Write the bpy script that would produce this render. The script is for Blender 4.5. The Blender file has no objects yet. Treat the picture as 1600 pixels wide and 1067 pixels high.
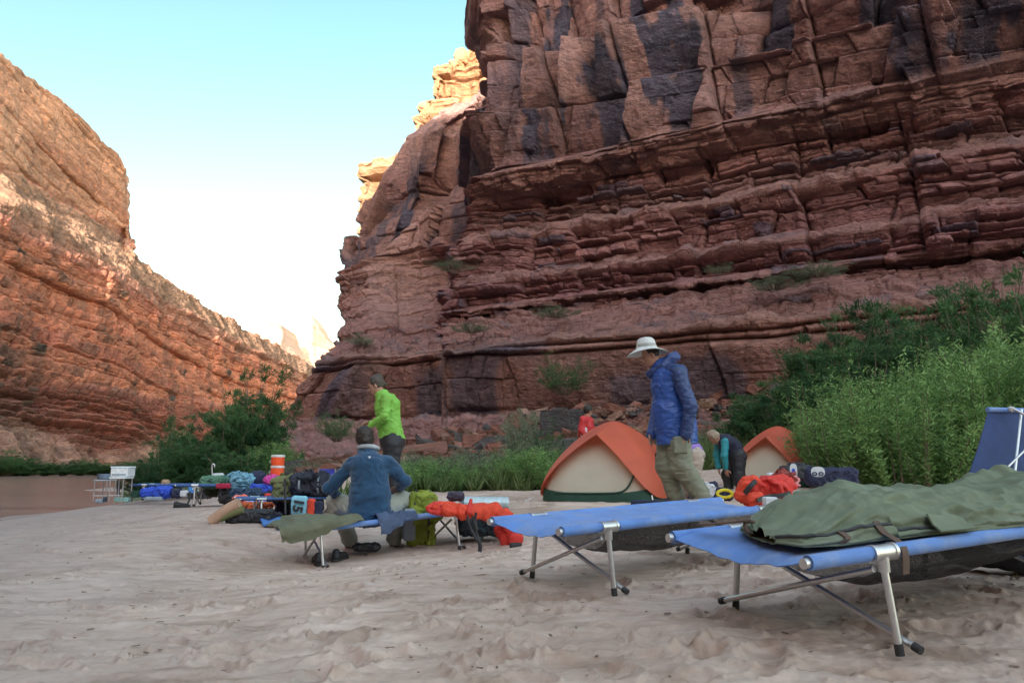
import bpy, math, random
import numpy as np
from mathutils import Vector, Matrix
R = math.radians
SC = bpy.context.scene
COL = SC.collection
# ------------------------------------------------------------------ camera, sky, sun, exposure
F = 1220.0; CZ = 0.75; PITCH = R(9.06)
cd = bpy.data.cameras.new('camera'); cam = bpy.data.objects.new('camera', cd); COL.objects.link(cam)
cd.sensor_width = 36.0; cd.lens = F / 1600 * 36.0; cd.clip_start = 0.05; cd.clip_end = 6000
cam.location = (0, 0, CZ); cam.rotation_euler = (R(90) + PITCH, 0, 0)
SC.camera = cam
SUN_EL = 8.5
SUNV = Vector((-0.02, -0.99, 0)).normalized() * math.cos(R(SUN_EL)) + Vector((0, 0, math.sin(R(SUN_EL))))
W = bpy.data.worlds.new("World"); SC.world = W; W.use_nodes = True
nt = W.node_tree; bg = nt.nodes['Background']
sk = nt.nodes.new('ShaderNodeTexSky'); sk.sky_type = 'NISHITA'; sk.sun_disc = False
sk.sun_elevation = R(SUN_EL); sk.sun_rotation = math.atan2(SUNV.x, SUNV.y)
sk.air_density = 1.0; sk.dust_density = 1.2; sk.ozone_density = 1.0; sk.altitude = 900
tint = nt.nodes.new('ShaderNodeMix'); tint.data_type = 'RGBA'; tint.blend_type = 'MULTIPLY'; tint.inputs[0].default_value = 1; 
tc_ = nt.nodes.new('ShaderNodeTexCoord'); sx_ = nt.nodes.new('ShaderNodeSeparateXYZ'); nt.links.new(tc_.outputs['Generated'], sx_.inputs[0])
# sky gain added overhead and sunward to light the shaded camp; dimmed, tinted ahead
rz_ = nt.nodes.new('ShaderNodeValToRGB'); nt.links.new(sx_.outputs[2], rz_.inputs[0]); e_ = rz_.color_ramp.elements
e_[0].position = .1; e_[0].color = (.95, .88, .64, 1); e_[1].position = .56; e_[1].color = (.62, .76, .58, 1)
mr_ = nt.nodes.new('ShaderNodeMapRange'); mr_.interpolation_type = 'SMOOTHSTEP'; mr_.inputs[1].default_value = .15; mr_.inputs[2].default_value = .62; nt.links.new(sx_.outputs[1], mr_.inputs[0])
mv_ = nt.nodes.new('ShaderNodeMix'); mv_.data_type = 'RGBA'; mv_.inputs[6].default_value = (2.3, 1.85, 1.42, 1)
nt.links.new(mr_.outputs[0], mv_.inputs[0]); nt.links.new(rz_.outputs[0], mv_.inputs[7]); nt.links.new(mv_.outputs[2], tint.inputs[7])
nt.links.new(sk.outputs[0], tint.inputs[6]); nt.links.new(tint.outputs[2], bg.inputs[0]); bg.inputs[1].default_value = 0.15
sl = bpy.data.lights.new('sun', 'SUN'); sun = bpy.data.objects.new('sun', sl); COL.objects.link(sun)
sl.energy = 3.0; sl.angle = R(0.5); sl.color = (1.0, 0.86, 0.68)
sun.rotation_euler = (-SUNV).to_track_quat('-Z', 'Y').to_euler()
SC.view_settings.view_transform = 'Standard'; SC.view_settings.look = 'None'
SC.view_settings.exposure = 2.25; SC.view_settings.gamma = 1.0

# ------------------------------------------------------------------ helpers
cp, sp_ = math.cos(PITCH), math.sin(PITCH)
def P(px, py, y):
    """world point on the line of sight of a photo pixel at forward distance y"""
    a = (np.asarray(px, float) - 800) / F; b = (533.5 - np.asarray(py, float)) / F
    dx, dy, dz = a, cp - b * sp_, sp_ + b * cp
    k = y / dy
    return np.stack(np.broadcast_arrays(dx * k, dy * k, dz * k + CZ), -1)
def G(px, py, z):
    """world point of a photo pixel at height z"""
    a = (px - 800) / F; b = (533.5 - py) / F
    d = np.array([a, cp - b * sp_, sp_ + b * cp]); k = (z - CZ) / d[2]
    return np.array([0, 0, CZ]) + d * k
def proj(x, y, z):
    z = z - CZ
    f = y * cp + z * sp_; u = -y * sp_ + z * cp
    return 800 + x / f * F, 533.5 - u / f * F
def hsh(*a, seed=0):
    h = np.full(np.broadcast(*a).shape if len(a) > 1 else np.shape(a[0]), (seed * 7919 + 374761393) & 0xffffffff, dtype=np.uint64)
    for i, v in enumerate(a):
        h = (h ^ (np.asarray(v).astype(np.int64).astype(np.uint64) & np.uint64(0xffffffff))) * np.uint64(0x9E3779B1 + 2 * i)
        h &= np.uint64(0xffffffff); h ^= h >> np.uint64(15); h = (h * np.uint64(0x85EBCA77)) & np.uint64(0xffffffff); h ^= h >> np.uint64(13)
    return h.astype(np.float64) / 4294967296.0
def _f(t): return t * t * t * (t * (t * 6 - 15) + 10)
def vn2(x, y, seed=0):
    xi = np.floor(x); yi = np.floor(y); u = _f(x - xi); v = _f(y - yi)
    a = hsh(xi, yi, seed=seed); b = hsh(xi + 1, yi, seed=seed); c = hsh(xi, yi + 1, seed=seed); d = hsh(xi + 1, yi + 1, seed=seed)
    return (a + (b - a) * u + (c - a) * v + (a - b - c + d) * u * v) * 2 - 1
def vn3(x, y, z, seed=0):
    zi = np.floor(z); w = _f(z - zi)
    xi = np.floor(x); yi = np.floor(y); u = _f(x - xi); v = _f(y - yi); r = 0
    for k, wk in ((0, 1 - w), (1, w)):
        a = hsh(xi, yi, zi + k, seed=seed); b = hsh(xi + 1, yi, zi + k, seed=seed); c = hsh(xi, yi + 1, zi + k, seed=seed); d = hsh(xi + 1, yi + 1, zi + k, seed=seed)
        r = r + wk * (a + (b - a) * u + (c - a) * v + (a - b - c + d) * u * v)
    return r * 2 - 1
def fbm2(x, y, n=4, seed=0, g=.5):
    r = 0; a = 1.0
    for i in range(n): r = r + a * vn2(x * 2 ** i + 17.3 * i, y * 2 ** i - 9.1 * i, seed + i); a *= g
    return r
def fbm3(p, n=3, seed=0):
    r = 0; a = 1.0
    for i in range(n): r = r + a * vn3(p[..., 0] * 2 ** i + 5.3 * i, p[..., 1] * 2 ** i, p[..., 2] * 2 ** i, seed + i); a *= .5
    return r
def sstep(a, b, x):
    t = np.clip((x - a) / (b - a), 0, 1); return t * t * (3 - 2 * t)

def tag(o, label=None, cat=None, group=None, kind=None):
    if label: o['label'] = label
    if cat: o['category'] = cat
    if group: o['group'] = group
    if kind: o['kind'] = kind
    return o
def link(o, parent=None):
    COL.objects.link(o)
    if parent is not None: o.parent = parent
    return o
def mesh(name, v, f, m, parent=None, smooth=True, org=None):
    """v (n,3), f: (m,4)/(m,3) array or list"""
    me = bpy.data.meshes.new(name); v = np.asarray(v, np.float32)
    if org is not None: v = v - np.asarray(org, np.float32)
    if isinstance(f, np.ndarray):
        k = f.shape[1]; me.vertices.add(len(v)); me.vertices.foreach_set('co', v.ravel())
        me.loops.add(f.size); me.loops.foreach_set('vertex_index', f.astype(np.int32).ravel())
        me.polygons.add(len(f)); me.polygons.foreach_set('loop_start', np.arange(0, f.size, k, dtype=np.int32))
        me.update(calc_edges=True)
    else:
        me.from_pydata(v.tolist(), [], f)
    me.polygons.foreach_set('use_smooth', np.full(len(me.polygons), smooth))
    if m: me.materials.append(m)
    o = bpy.data.objects.new(name, me)
    if org is not None: o.location = Vector(org)
    return link(o, parent)
def attr(o, name, a):
    at = o.data.attributes.new(name, 'FLOAT', 'POINT'); at.data.foreach_set('value', np.asarray(a, np.float32).ravel())
def grid_faces(nu, nv, wrap=False):
    i = np.arange(nu if wrap else nu - 1)[:, None]; j = np.arange(nv - 1)[None, :]; i2 = (i + 1) % nu
    return np.stack(np.broadcast_arrays(i * nv + j, i2 * nv + j, i2 * nv + j + 1, i * nv + j + 1), -1).reshape(-1, 4)
def empty(name, loc=(0, 0, 0), rz=0.0, rot=None):
    o = bpy.data.objects.new(name, None); o.location = Vector(loc); o.rotation_euler = rot or (0, 0, rz); o.empty_display_size = .1
    return link(o)
def children(o): return [c for c in bpy.data.objects if c.parent == o]
def copy_tree(o, parent=None):
    c = o.copy(); link(c, parent)
    for ch in children(o): copy_tree(ch, c)
    return c

class MB:
    """collects shapes into one mesh"""
    def __init__(s): s.v = []; s.f = []; s.n = 0
    def add(s, v, f):
        v = np.asarray(v, float).reshape(-1, 3); s.v.append(v); s.f += [tuple(int(i) + s.n for i in q) for q in f]; s.n += len(v); return s
    def box(s, c, d, rz=0.0, M=None, bev=0.0):
        x, y, z = np.array(d) / 2; b = min(bev, x * .9, y * .9, z * .9)
        if b > 0:
            pts = []; 
            for sx in (-1, 1):
                for sy in (-1, 1):
                    for sz in (-1, 1):
                        pts += [(sx * x, sy * (y - b), sz * (z - b)), (sx * (x - b), sy * y, sz * (z - b)), (sx * (x - b), sy * (y - b), sz * z)]
            pts = np.array(pts); idx = lambda sx, sy, sz, k: ((sx > 0) * 4 + (sy > 0) * 2 + (sz > 0)) * 3 + k
            fs = []
            S = (-1, 1)
            for a in S:
                fs.append([idx(a, p, q, 0) for p, q in ((-1, -1), (1, -1), (1, 1), (-1, 1))][::a])
                fs.append([idx(p, a, q, 1) for p, q in ((-1, -1), (1, -1), (1, 1), (-1, 1))][::-a])
                fs.append([idx(p, q, a, 2) for p, q in ((-1, -1), (1, -1), (1, 1), (-1, 1))][::a])
                for c2 in S:
                    fs.append([idx(a, c2, -1, 0), idx(a, c2, -1, 1), idx(a, c2, 1, 1), idx(a, c2, 1, 0)])
                    fs.append([idx(a, -1, c2, 0), idx(a, -1, c2, 2), idx(a, 1, c2, 2), idx(a, 1, c2, 0)])
                    fs.append([idx(-1, a, c2, 1), idx(-1, a, c2, 2), idx(1, a, c2, 2), idx(1, a, c2, 1)])
                    for d2 in S: fs.append([idx(a, c2, d2, k) for k in range(3)])
        else:
            pts = np.array([(sx * x, sy * y, sz * z) for sx in (-1, 1) for sy in (-1, 1) for sz in (-1, 1)])
            fs = [(0, 1, 3, 2), (4, 6, 7, 5), (0, 4, 5, 1), (2, 3, 7, 6), (0, 2, 6, 4), (1, 5, 7, 3)]
        if rz: cz, s_ = math.cos(rz), math.sin(rz); pts = pts @ np.array([[cz, s_, 0], [-s_, cz, 0], [0, 0, 1]])
        if M is not None: pts = pts @ np.array(M).T
        return s.add(pts + np.array(c), fs)
    def tube(s, pts, r, n=10, cap=True):
        pts = np.asarray(pts, float); m = len(pts); r = np.broadcast_to(np.asarray(r, float), (m,))
        t = np.gradient(pts, axis=0); t /= np.linalg.norm(t, axis=1)[:, None] + 1e-9
        up = np.array([0, 0, 1.0]) if abs(t[0][2]) < .9 else np.array([1.0, 0, 0]); V = []
        u = np.cross(t[0], up); u /= np.linalg.norm(u)
        for i in range(m):
            u = u - t[i] * (u @ t[i]); u /= np.linalg.norm(u) + 1e-9; w = np.cross(t[i], u)
            a = np.linspace(0, 2 * math.pi, n, endpoint=False)
            V.append(pts[i] + r[i] * (np.cos(a)[:, None] * u + np.sin(a)[:, None] * w))
        fs = [(i * n + j, i * n + (j + 1) % n, (i + 1) * n + (j + 1) % n, (i + 1) * n + j) for i in range(m - 1) for j in range(n)]
        if cap: fs += [tuple(range(n))[::-1], tuple((m - 1) * n + j for j in range(n))]
        return s.add(np.concatenate(V), fs)
    def lathe(s, prof, c=(0, 0, 0), n=24, M=None):
        prof = np.asarray(prof, float); a = np.linspace(0, 2 * math.pi, n, endpoint=False)
        V = np.stack([prof[:, 0][:, None] * np.cos(a), prof[:, 0][:, None] * np.sin(a), np.repeat(prof[:, 1][:, None], n, 1)], -1).reshape(-1, 3)
        if M is not None: V = V @ np.array(M).T
        m = len(prof)
        return s.add(V + np.array(c), [(i * n + j, i * n + (j + 1) % n, (i + 1) * n + (j + 1) % n, (i + 1) * n + j) for i in range(m - 1) for j in range(n)])
    def sheet(s, grid, th=0.0):
        g = np.asarray(grid, float); nu, nv = g.shape[:2]; f = grid_faces(nu, nv)
        s.add(g, f)
        if th:
            du = np.gradient(g, axis=0); dv = np.gradient(g, axis=1); n = np.cross(du, dv); n /= np.linalg.norm(n, axis=-1)[..., None] + 1e-9
            s.add(g - n * th, f[:, ::-1])
            k = s.n - nu * nv; k0 = k - nu * nv
            rim = [i * nv for i in range(nu)] + [(nu - 1) * nv + j for j in range(1, nv)] + [i * nv + nv - 1 for i in range(nu - 2, -1, -1)] + list(range(nv - 2, 0, -1))
            s.f += [(k0 + rim[i], k0 + rim[(i + 1) % len(rim)], k + rim[(i + 1) % len(rim)], k + rim[i]) for i in range(len(rim))]
        return s
    def build(s, name, m, parent=None, smooth=True, org=None):
        o = mesh(name, np.concatenate(s.v), s.f, m, parent, smooth, org)
        if smooth:
            try: o.data.set_sharp_from_angle(angle=R(42))
            except Exception: pass
        return o

# ---- signed distance shapes meshed with surface nets (bodies, clothes, soft bags)
def surfnet(Fg, org, h):
    s = Fg < 0; sh = tuple(n - 1 for n in Fg.shape); N = sh[0] * sh[1] * sh[2]
    acc = np.zeros((N, 3)); cnt = np.zeros(N); E = []
    for ax in range(3):
        a = [slice(None)] * 3; b = [slice(None)] * 3; a[ax] = slice(0, -1); b[ax] = slice(1, None)
        cr = np.argwhere(s[tuple(a)] != s[tuple(b)])
        f0 = Fg[tuple(cr.T)]; c2 = cr.copy(); c2[:, ax] += 1; f1 = Fg[tuple(c2.T)]
        p = cr.astype(float); p[:, ax] += f0 / (f0 - f1); o1, o2 = [k for k in range(3) if k != ax]
        ids = []
        for d1, d2 in ((0, 0), (-1, 0), (-1, -1), (0, -1)):
            c = cr.copy(); c[:, o1] += d1; c[:, o2] += d2
            ok = np.all((c >= 0) & (c < np.array(sh)), axis=1)
            i = np.where(ok, (c[:, 0] * sh[1] + c[:, 1]) * sh[2] + c[:, 2], -1); ids.append(i)
            for k in range(3): acc[:, k] += np.bincount(i[ok], p[ok, k], N)
            cnt += np.bincount(i[ok], minlength=N)
        ids = np.stack(ids, 1); ok = (ids >= 0).all(1); fl = (f0 < 0) ^ (ax == 1)
        ids = np.where(fl[:, None], ids, ids[:, ::-1]); E.append(ids[ok])
    act = np.flatnonzero(cnt); m = np.full(N, -1); m[act] = np.arange(len(act))
    return acc[act] / cnt[act, None] * h + org, m[np.concatenate(E)]
def smin(a, b, k):
    h = np.clip(.5 + .5 * (b - a) / k, 0, 1); return b * (1 - h) + a * h - k * h * (1 - h)
class SDF:
    def __init__(s, k=.03): s.p = []; s.k = k
    def cap(s, a, b, ra, rb=None, k=None): s.p.append(('c', np.array(a, float), np.array(b, float), ra, ra if rb is None else rb, k or s.k)); return s
    def path(s, pts, rs, k=None):
        for i in range(len(pts) - 1): s.cap(pts[i], pts[i + 1], rs[i], rs[i + 1], k)
        return s
    def ell(s, c, r, M=None, k=None): s.p.append(('e', np.array(c, float), np.array(r, float), np.eye(3) if M is None else np.array(M), None, k or s.k)); return s
    def box(s, c, r, rd=.03, M=None, k=None): s.p.append(('b', np.array(c, float), np.array(r, float), np.eye(3) if M is None else np.array(M), rd, k or s.k)); return s
    def cut(s, fn): s.p.append(('x', fn)); return s            # fn(p) < 0 is kept
    def build(s, name, m, parent=None, h=.01, noise=None, fn=None, org=None):
        lo = np.full(3, 1e9); hi = -lo
        for q in s.p:
            if q[0] == 'c':
                for c, r in ((q[1], q[3]), (q[2], q[4])): lo = np.minimum(lo, c - r); hi = np.maximum(hi, c + r)
            elif q[0] in 'eb':
                ext = np.abs(q[3]) @ q[2]; lo = np.minimum(lo, q[1] - ext); hi = np.maximum(hi, q[1] + ext)
        pad = s.k * .6 + 3 * h + (noise[0] * 1.5 if noise else 0); lo -= pad; hi += pad; n = np.ceil((hi - lo) / h).astype(int) + 1
        ax = [lo[i] + np.arange(n[i]) * h for i in range(3)]
        D = np.full(n, 1.0)
        for q in s.p:
            if q[0] == 'x': continue
            if q[0] == 'c': l = np.minimum(q[1] - q[3], q[2] - q[4]); u = np.maximum(q[1] + q[3], q[2] + q[4])
            else: ext = np.abs(q[3]) @ q[2]; l = q[1] - ext; u = q[1] + ext
            mg = q[5] * 1.3 + 3 * h + (noise[0] * 1.5 if noise else 0) + .02
            i0 = np.clip(((l - mg - lo) / h).astype(int), 0, n); i1 = np.clip(((u + mg - lo) / h).astype(int) + 2, 0, n)
            g = np.stack(np.meshgrid(*[ax[i][i0[i]:i1[i]] for i in range(3)], indexing='ij'), -1)
            if q[0] == 'c':
                ba = q[2] - q[1]; pa = g - q[1]; t = np.clip(pa @ ba / (ba @ ba + 1e-12), 0, 1)
                d = np.linalg.norm(pa - t[..., None] * ba, axis=-1) - (q[3] + (q[4] - q[3]) * t)
            else:
                l_ = (g - q[1]) @ q[3]
                if q[0] == 'e': kk = np.linalg.norm(l_ / q[2], axis=-1); d = (kk - 1) * q[2].min() * (1 + .0 * kk)
                else: z = np.abs(l_) - (q[2] - q[4]); d = np.linalg.norm(np.maximum(z, 0), axis=-1) + np.minimum(z.max(-1), 0) - q[4]
            sl_ = tuple(slice(i0[i], i1[i]) for i in range(3)); D[sl_] = smin(D[sl_], d, q[5])
        g = np.stack(np.meshgrid(*ax, indexing='ij'), -1)
        if noise or fn:
            near = np.abs(D) < pad + .03
            if noise:
                a, sc, sd = noise[:3]; st = np.array(noise[3] if len(noise) > 3 else (1, 1, 1)); pp = g[near] * st / sc
                D[near] += a * fbm3(pp + 1.5 * np.stack([fbm3(pp * .6 + 9, 1, sd + 5)] * 3, -1), 3, sd)
            if fn: D[near] += fn(g[near])
        for q in s.p:
            if q[0] == 'x': D = np.maximum(D, q[1](g))
        v, f = surfnet(D, lo, h)
        return mesh(name, v, f, m, parent, True, org)

# ------------------------------------------------------------------ materials
def nodes(name):
    m = bpy.data.materials.new(name); m.use_nodes = True; t = m.node_tree; return m, t, t.nodes['Principled BSDF']
def nn(t, typ, **kw):
    n = t.nodes.new(typ)
    for k, v in kw.items(): setattr(n, k, v)
    return n
def noise_(t, scale, detail=4, rough=.55, co=None, dist=0.0):
    n = nn(t, 'ShaderNodeTexNoise'); n.inputs['Scale'].default_value = scale; n.inputs['Detail'].default_value = detail; n.inputs['Roughness'].default_value = rough; n.inputs['Distortion'].default_value = dist
    if co: t.links.new(co, n.inputs['Vector'])
    return n.outputs['Fac']
def ramp(t, fac, stops):
    n = nn(t, 'ShaderNodeValToRGB'); e = n.color_ramp.elements
    while len(e) < len(stops): e.new(.5)
    for k, (p, c) in enumerate(stops): e[k].position = p; e[k].color = (*c, 1) if len(c) == 3 else c
    t.links.new(fac, n.inputs[0]); return n.outputs[0]
def mixc(t, fac, a, b, mode='MIX'):
    n = nn(t, 'ShaderNodeMix', data_type='RGBA', blend_type=mode)
    for s_, v in ((n.inputs[0], fac), (n.inputs[6], a), (n.inputs[7], b)):
        if isinstance(v, (int, float)): s_.default_value = v
        elif isinstance(v, tuple): s_.default_value = (*v, 1)
        else: t.links.new(v, s_)
    return n.outputs[2]
def math_(t, op, a, b=0.0, clamp=False):
    n = nn(t, 'ShaderNodeMath', operation=op, use_clamp=clamp)
    for s_, v in ((n.inputs[0], a), (n.inputs[1], b)):
        if isinstance(v, (int, float)): s_.default_value = v
        else: t.links.new(v, s_)
    return n.outputs[0]
def bump(t, b, h, st, dist, prev=None):
    n = nn(t, 'ShaderNodeBump'); n.inputs['Strength'].default_value = st; n.inputs['Distance'].default_value = dist
    t.links.new(h, n.inputs['Height'])
    if prev: t.links.new(prev, n.inputs['Normal'])
    t.links.new(n.outputs[0], b.inputs['Normal']); return n.outputs[0]
def obco(t): return nn(t, 'ShaderNodeTexCoord').outputs['Object']
def M_(name, c, rough=.7, metal=0.0, var=.18, sc=12.0, bmp=.0, bsc=200.0, spec=None, trans=0.0, sheen=0.0, c2=None, c2s=None):
    m, t, b = nodes(name); co = obco(t); n = noise_(t, sc, 5, .6, co)
    lo = tuple(x * (1 - var) for x in c); hi = tuple(min(1, x * (1 + var)) for x in c)
    col = ramp(t, n, [(.3, lo), (.7, hi)])
    if c2: col = mixc(t, ramp(t, noise_(t, c2s or 3.0, 6, .65, co), [(.5, (0, 0, 0)), (.62, (1, 1, 1))]), col, c2)
    t.links.new(col, b.inputs['Base Color']); b.inputs['Roughness'].default_value = rough; b.inputs['Metallic'].default_value = metal
    if spec is not None: b.inputs['Specular IOR Level'].default_value = spec
    if sheen: b.inputs['Sheen Weight'].default_value = sheen
    if bmp: bump(t, b, noise_(t, bsc, 3, .6, co), bmp, .004)
    if trans:
        out = t.nodes['Material Output']; tr = nn(t, 'ShaderNodeBsdfTranslucent'); t.links.new(col, tr.inputs[0]); mx = nn(t, 'ShaderNodeMixShader'); mx.inputs[0].default_value = trans
        t.links.new(b.outputs[0], mx.inputs[1]); t.links.new(tr.outputs[0], mx.inputs[2]); t.links.new(mx.outputs[0], out.inputs[0])
    return m
# ------------------------------------------------------------------ rock
def rock_mat(name, bmp=.6, scale=1.0, rough=.9):
    m, t, b = nodes(name); co = obco(t)
    a = nn(t, 'ShaderNodeAttribute'); a.attribute_name = 'stone'
    mp = nn(t, 'ShaderNodeMapping'); mp.inputs['Scale'].default_value = (.6 * scale, .6 * scale, 1.5 * scale); t.links.new(co, mp.inputs[0])
    n1 = noise_(t, 1.6, 8, .68, mp.outputs[0], .3); n2 = noise_(t, 2.2 * scale, 9, .7, co)
    col = mixc(t, 1.0, a.outputs['Color'], ramp(t, n1, [(.3, (.62, .6, .6)), (.5, (1, 1, 1)), (.7, (1.25, 1.2, 1.15))]), 'MULTIPLY')
    col = mixc(t, 1.0, col, ramp(t, n2, [(.3, (.7, .7, .72)), (.52, (1, 1, 1)), (.72, (1.2, 1.17, 1.12))]), 'MULTIPLY')
    t.links.new(col, b.inputs['Base Color']); b.inputs['Roughness'].default_value = rough; b.inputs['Specular IOR Level'].default_value = .25
    h = math_(t, 'ADD', math_(t, 'MULTIPLY', noise_(t, 3.0, 8, .7, mp.outputs[0]), 1.4), noise_(t, 5 * scale, 8, .72, co))
    bump(t, b, h, bmp, .35 / scale)
    return m
def color_attr(o, c):
    c4 = np.ones((len(c), 4), np.float32); c4[:, :3] = c
    at = o.data.attributes.new('stone', 'FLOAT_COLOR', 'POINT'); at.data.foreach_set('color', c4.ravel())
def make_bounds(spec, seed):
    """spec: [(z0, z1, tmin, tmax)]"""
    r = random.Random(seed); b = [spec[0][0]]
    for z0, z1, t0, t1 in spec:
        z = b[-1]
        while z < z1 - t0 * .6: z += r.uniform(t0, t1); b.append(min(z, z1 + t0 * .3))
    return np.array(b)
def blocks(s, z, bounds, wfn, seed, slant=.0, ew=.06):
    """bedding and joints: returns block random, local x and z in -1..1, edge distance, layer random"""
    L = np.clip(np.searchsorted(bounds, z, side='right') - 1, 0, len(bounds) - 2)
    z0 = bounds[L]; z1 = bounds[L + 1]; tz = (z - z0) / (z1 - z0); th = z1 - z0
    w = wfn((z0 + z1) / 2) * (.6 + .9 * hsh(L, seed=seed)); x = (s + slant * (z - z0) * (hsh(L, seed=seed + 3) - .5) * 2) / w + hsh(L, seed=seed + 1) * 37
    k = np.floor(x); f = x - k; j = hsh(k, L, seed=seed + 2) * .7 + .15
    right = f >= j; jn = hsh(k + 1, L, seed=seed + 2) * .7 + .15; jp = hsh(k - 1, L, seed=seed + 2) * .7 + .15
    cell = np.where(right, k, k - 1); a = np.where(right, j, jp - 1); b = np.where(right, 1 + jn, j)
    tx = (f - a) / (b - a); dx = np.minimum(f - a, b - f) * w; dz = np.minimum(tz, 1 - tz) * th
    return hsh(cell, L, seed=seed + 5), tx * 2 - 1, tz * 2 - 1, dx, dz, hsh(L, seed=seed + 9), cell, L
def resample(net, pu, pv):
    """net (rows, cols, 3); pu over cols, pv over rows (fractional indices)"""
    i = np.clip(np.floor(pv).astype(int), 0, net.shape[0] - 2); fv = (pv - i)[:, None, None]
    j = np.clip(np.floor(pu).astype(int), 0, net.shape[1] - 2); fu = (pu - j)[None, :, None]
    a = net[i][:, j]; b = net[i][:, j + 1]; c = net[i + 1][:, j]; d = net[i + 1][:, j + 1]
    return (a * (1 - fu) + b * fu) * (1 - fv) + (c * (1 - fu) + d * fu) * fv
def dens(weights, n):
    """fractional indices: interval k gets samples in proportion to weights[k]"""
    c = np.concatenate([[0], np.cumsum(weights)]); return np.interp(np.linspace(0, c[-1], n), c, np.arange(len(c)))
def blur(a, k, ax):
    for _ in range(2):
        c = np.cumsum(np.concatenate([np.repeat(np.take(a, [0], ax), k + 1, ax), a, np.repeat(np.take(a, [-1], ax), k, ax)], ax), ax)
        n = a.shape[ax]; a = (np.take(c, np.arange(2 * k + 1, 2 * k + 1 + n), ax) - np.take(c, np.arange(n), ax)) / (2 * k + 1)
    return a
def cliff(name, net, wu, wv, nu, nv, fn, mat, sm=6, smv=3, nb=10):
    S = resample(np.array(net, float), dens(wu, nu), dens(wv, nv))
    S = blur(blur(S, sm, 1), smv, 0)
    B = blur(blur(S, nb, 0), nb, 1)
    N = np.cross(np.gradient(B, axis=1), np.gradient(B, axis=0)); N /= np.linalg.norm(N, axis=-1)[..., None] + 1e-9
    mid = S[nv // 3]; ds = np.linalg.norm(np.diff(mid[:, :2], axis=0), axis=1); s = np.concatenate([[0], np.cumsum(ds)])
    s = np.broadcast_to(s[None, :], (nv, nu)) - s[nu // 2]
    if N[nv // 2, nu // 2, 1] > 0: N = -N
    D, C = fn(s, S, N)
    V = S + N * D[..., None]; cliff.last = V.reshape(-1, 3)
    # rows are v, cols are u
    f = grid_faces(nv, nu)
    o = mesh(name, V.reshape(-1, 3), f, mat, None, False); color_attr(o, C.reshape(-1, 3))
    tag(o, kind='structure'); return o
def col3(*c): return np.array(c)
def mix3(a, b, t): return a * (1 - t[..., None]) + b * t[..., None]

MR = rock_mat('red_sandstone', .9, 1.0)
def plan(px, o=0.0):
    sx = (px - 800) / F; t = sx * 40 / (0.857 + 0.515 * sx)
    return np.array([0.857 * t - .515 * o, 40 - 0.515 * t - .857 * o])
# ---- near wall: rows by height
ROWS = [-2.5, -.3, .6, 1.0, 1.9, 2.2, 3.1, 3.3, 7.0, 7.3, 8.0, 9.6, 9.9, 11.6, 12, 14.6, 15.4, 17.5, 18.6, 24, 31, 42, 52]
OFFS = [12, 11, 8.0, 7.0, 6.2, 3.6, 2.6, -.9, 0.3, -.8, -2.2, -4.0, -3.4, -3.6, -4.6, -4.9, -6.2, -6.6, -4.9, -4.2, -5.0, -9, -30]
EX = [(0, 760), (26, 765), (22, 752), (18, 735), (15, 722), (12, 700)]
def px_edge(z): return float(np.interp(z, [9, 12, 15, 18, 22, 26, 60], [690, 704, 722, 737, 752, 765, 770]))
SB = np.array([(112, 765), (118, 700), (150, 668), (175, 652), (200, 630), (240, 622), (290, 592), (320, 562), (345, 538), (390, 508), (410, 505), (440, 512), (480, 522), (520, 530), (545, 512), (565, 490), (585, 462), (604, 436), (625, 430), (665, 430), (700, 418), (740, 415)], float)
def silB(py): return float(np.interp(py, SB[:, 0], SB[:, 1]))
def ydep(z):   # forward depth of the buttress face
    return float(np.interp(z, [0, 8, 10, 14, 20, 40], [0, 0, 4, 12, 17, 21]))
cols = []
for px in (3200, 2500, 2050, 1750, 1500, 1250, 1000, 850):
    cols.append([np.array([*plan(px, o), z]) for z, o in zip(ROWS, OFFS)])
def rayplan(px, o, z, extra=0.0):
    # point on the pixel column px at the wall line with offset o, pushed back by extra metres, at height z
    y = 40.0
    for _ in range(30):
        py = proj(0, y, z)[1]; p = P(px, py, y); X = p[0] / p[1]
        # intersection of ray x = X*y with the line
        t = (X * 40 - X * .857 * o + .515 * o) / (.857 + .515 * X); y = .5 * y + .5 * (40 - .515 * t - .857 * o + extra)
    py = proj(0, y, z)[1]; return P(px, py, y), py
c1 = []; c2 = []; c3 = []; c4 = []; c5 = []; c6 = []
for z, o in zip(ROWS, OFFS):
    pe = px_edge(z); ex = ydep(z); zz = min(z, 38.0); over = max(0, z - 38.0)
    c1.append(rayplan(pe, o, z)[0])
    c2.append(rayplan(pe + 14 * min(1, ex / 8), o, min(z, 40), ex * .9)[0])
    def bpoint(fr, dd=0.0, lift=0.0):
        oo = o if z < 10 else -5
        p, py = rayplan(600, oo, zz, ex + dd)
        for _ in range(3): ps = silB(py); p, py = rayplan(ps + (pe - ps) * fr, oo, zz, ex + dd)
        return p + np.array([0, over * 1.2, -over * .3])
    c3.append(bpoint(.62, 1.5)); c4.append(bpoint(.3, -1.0)); c5.append(bpoint(.02, 1.0)); c6.append(bpoint(.0, 0) + np.array([4.0, 16, -.3]))
cols += [c1, c2, c3, c4, c5, c6, [p + np.array([22, 45, -2]) for p in c6]]
netA = np.array(cols).transpose(1, 0, 2)
specA = [(-3, .2, .3, .7), (.2, 3.2, .18, .6), (3.2, 7.1, 2.8, 4.2), (7.1, 9.6, .18, .45), (9.6, 12, .5, 1.3), (12, 15, .8, 1.6), (15, 18.6, .25, .8), (18.6, 33, 3.2, 5.5), (33, 60, 1.5, 4)]
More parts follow.
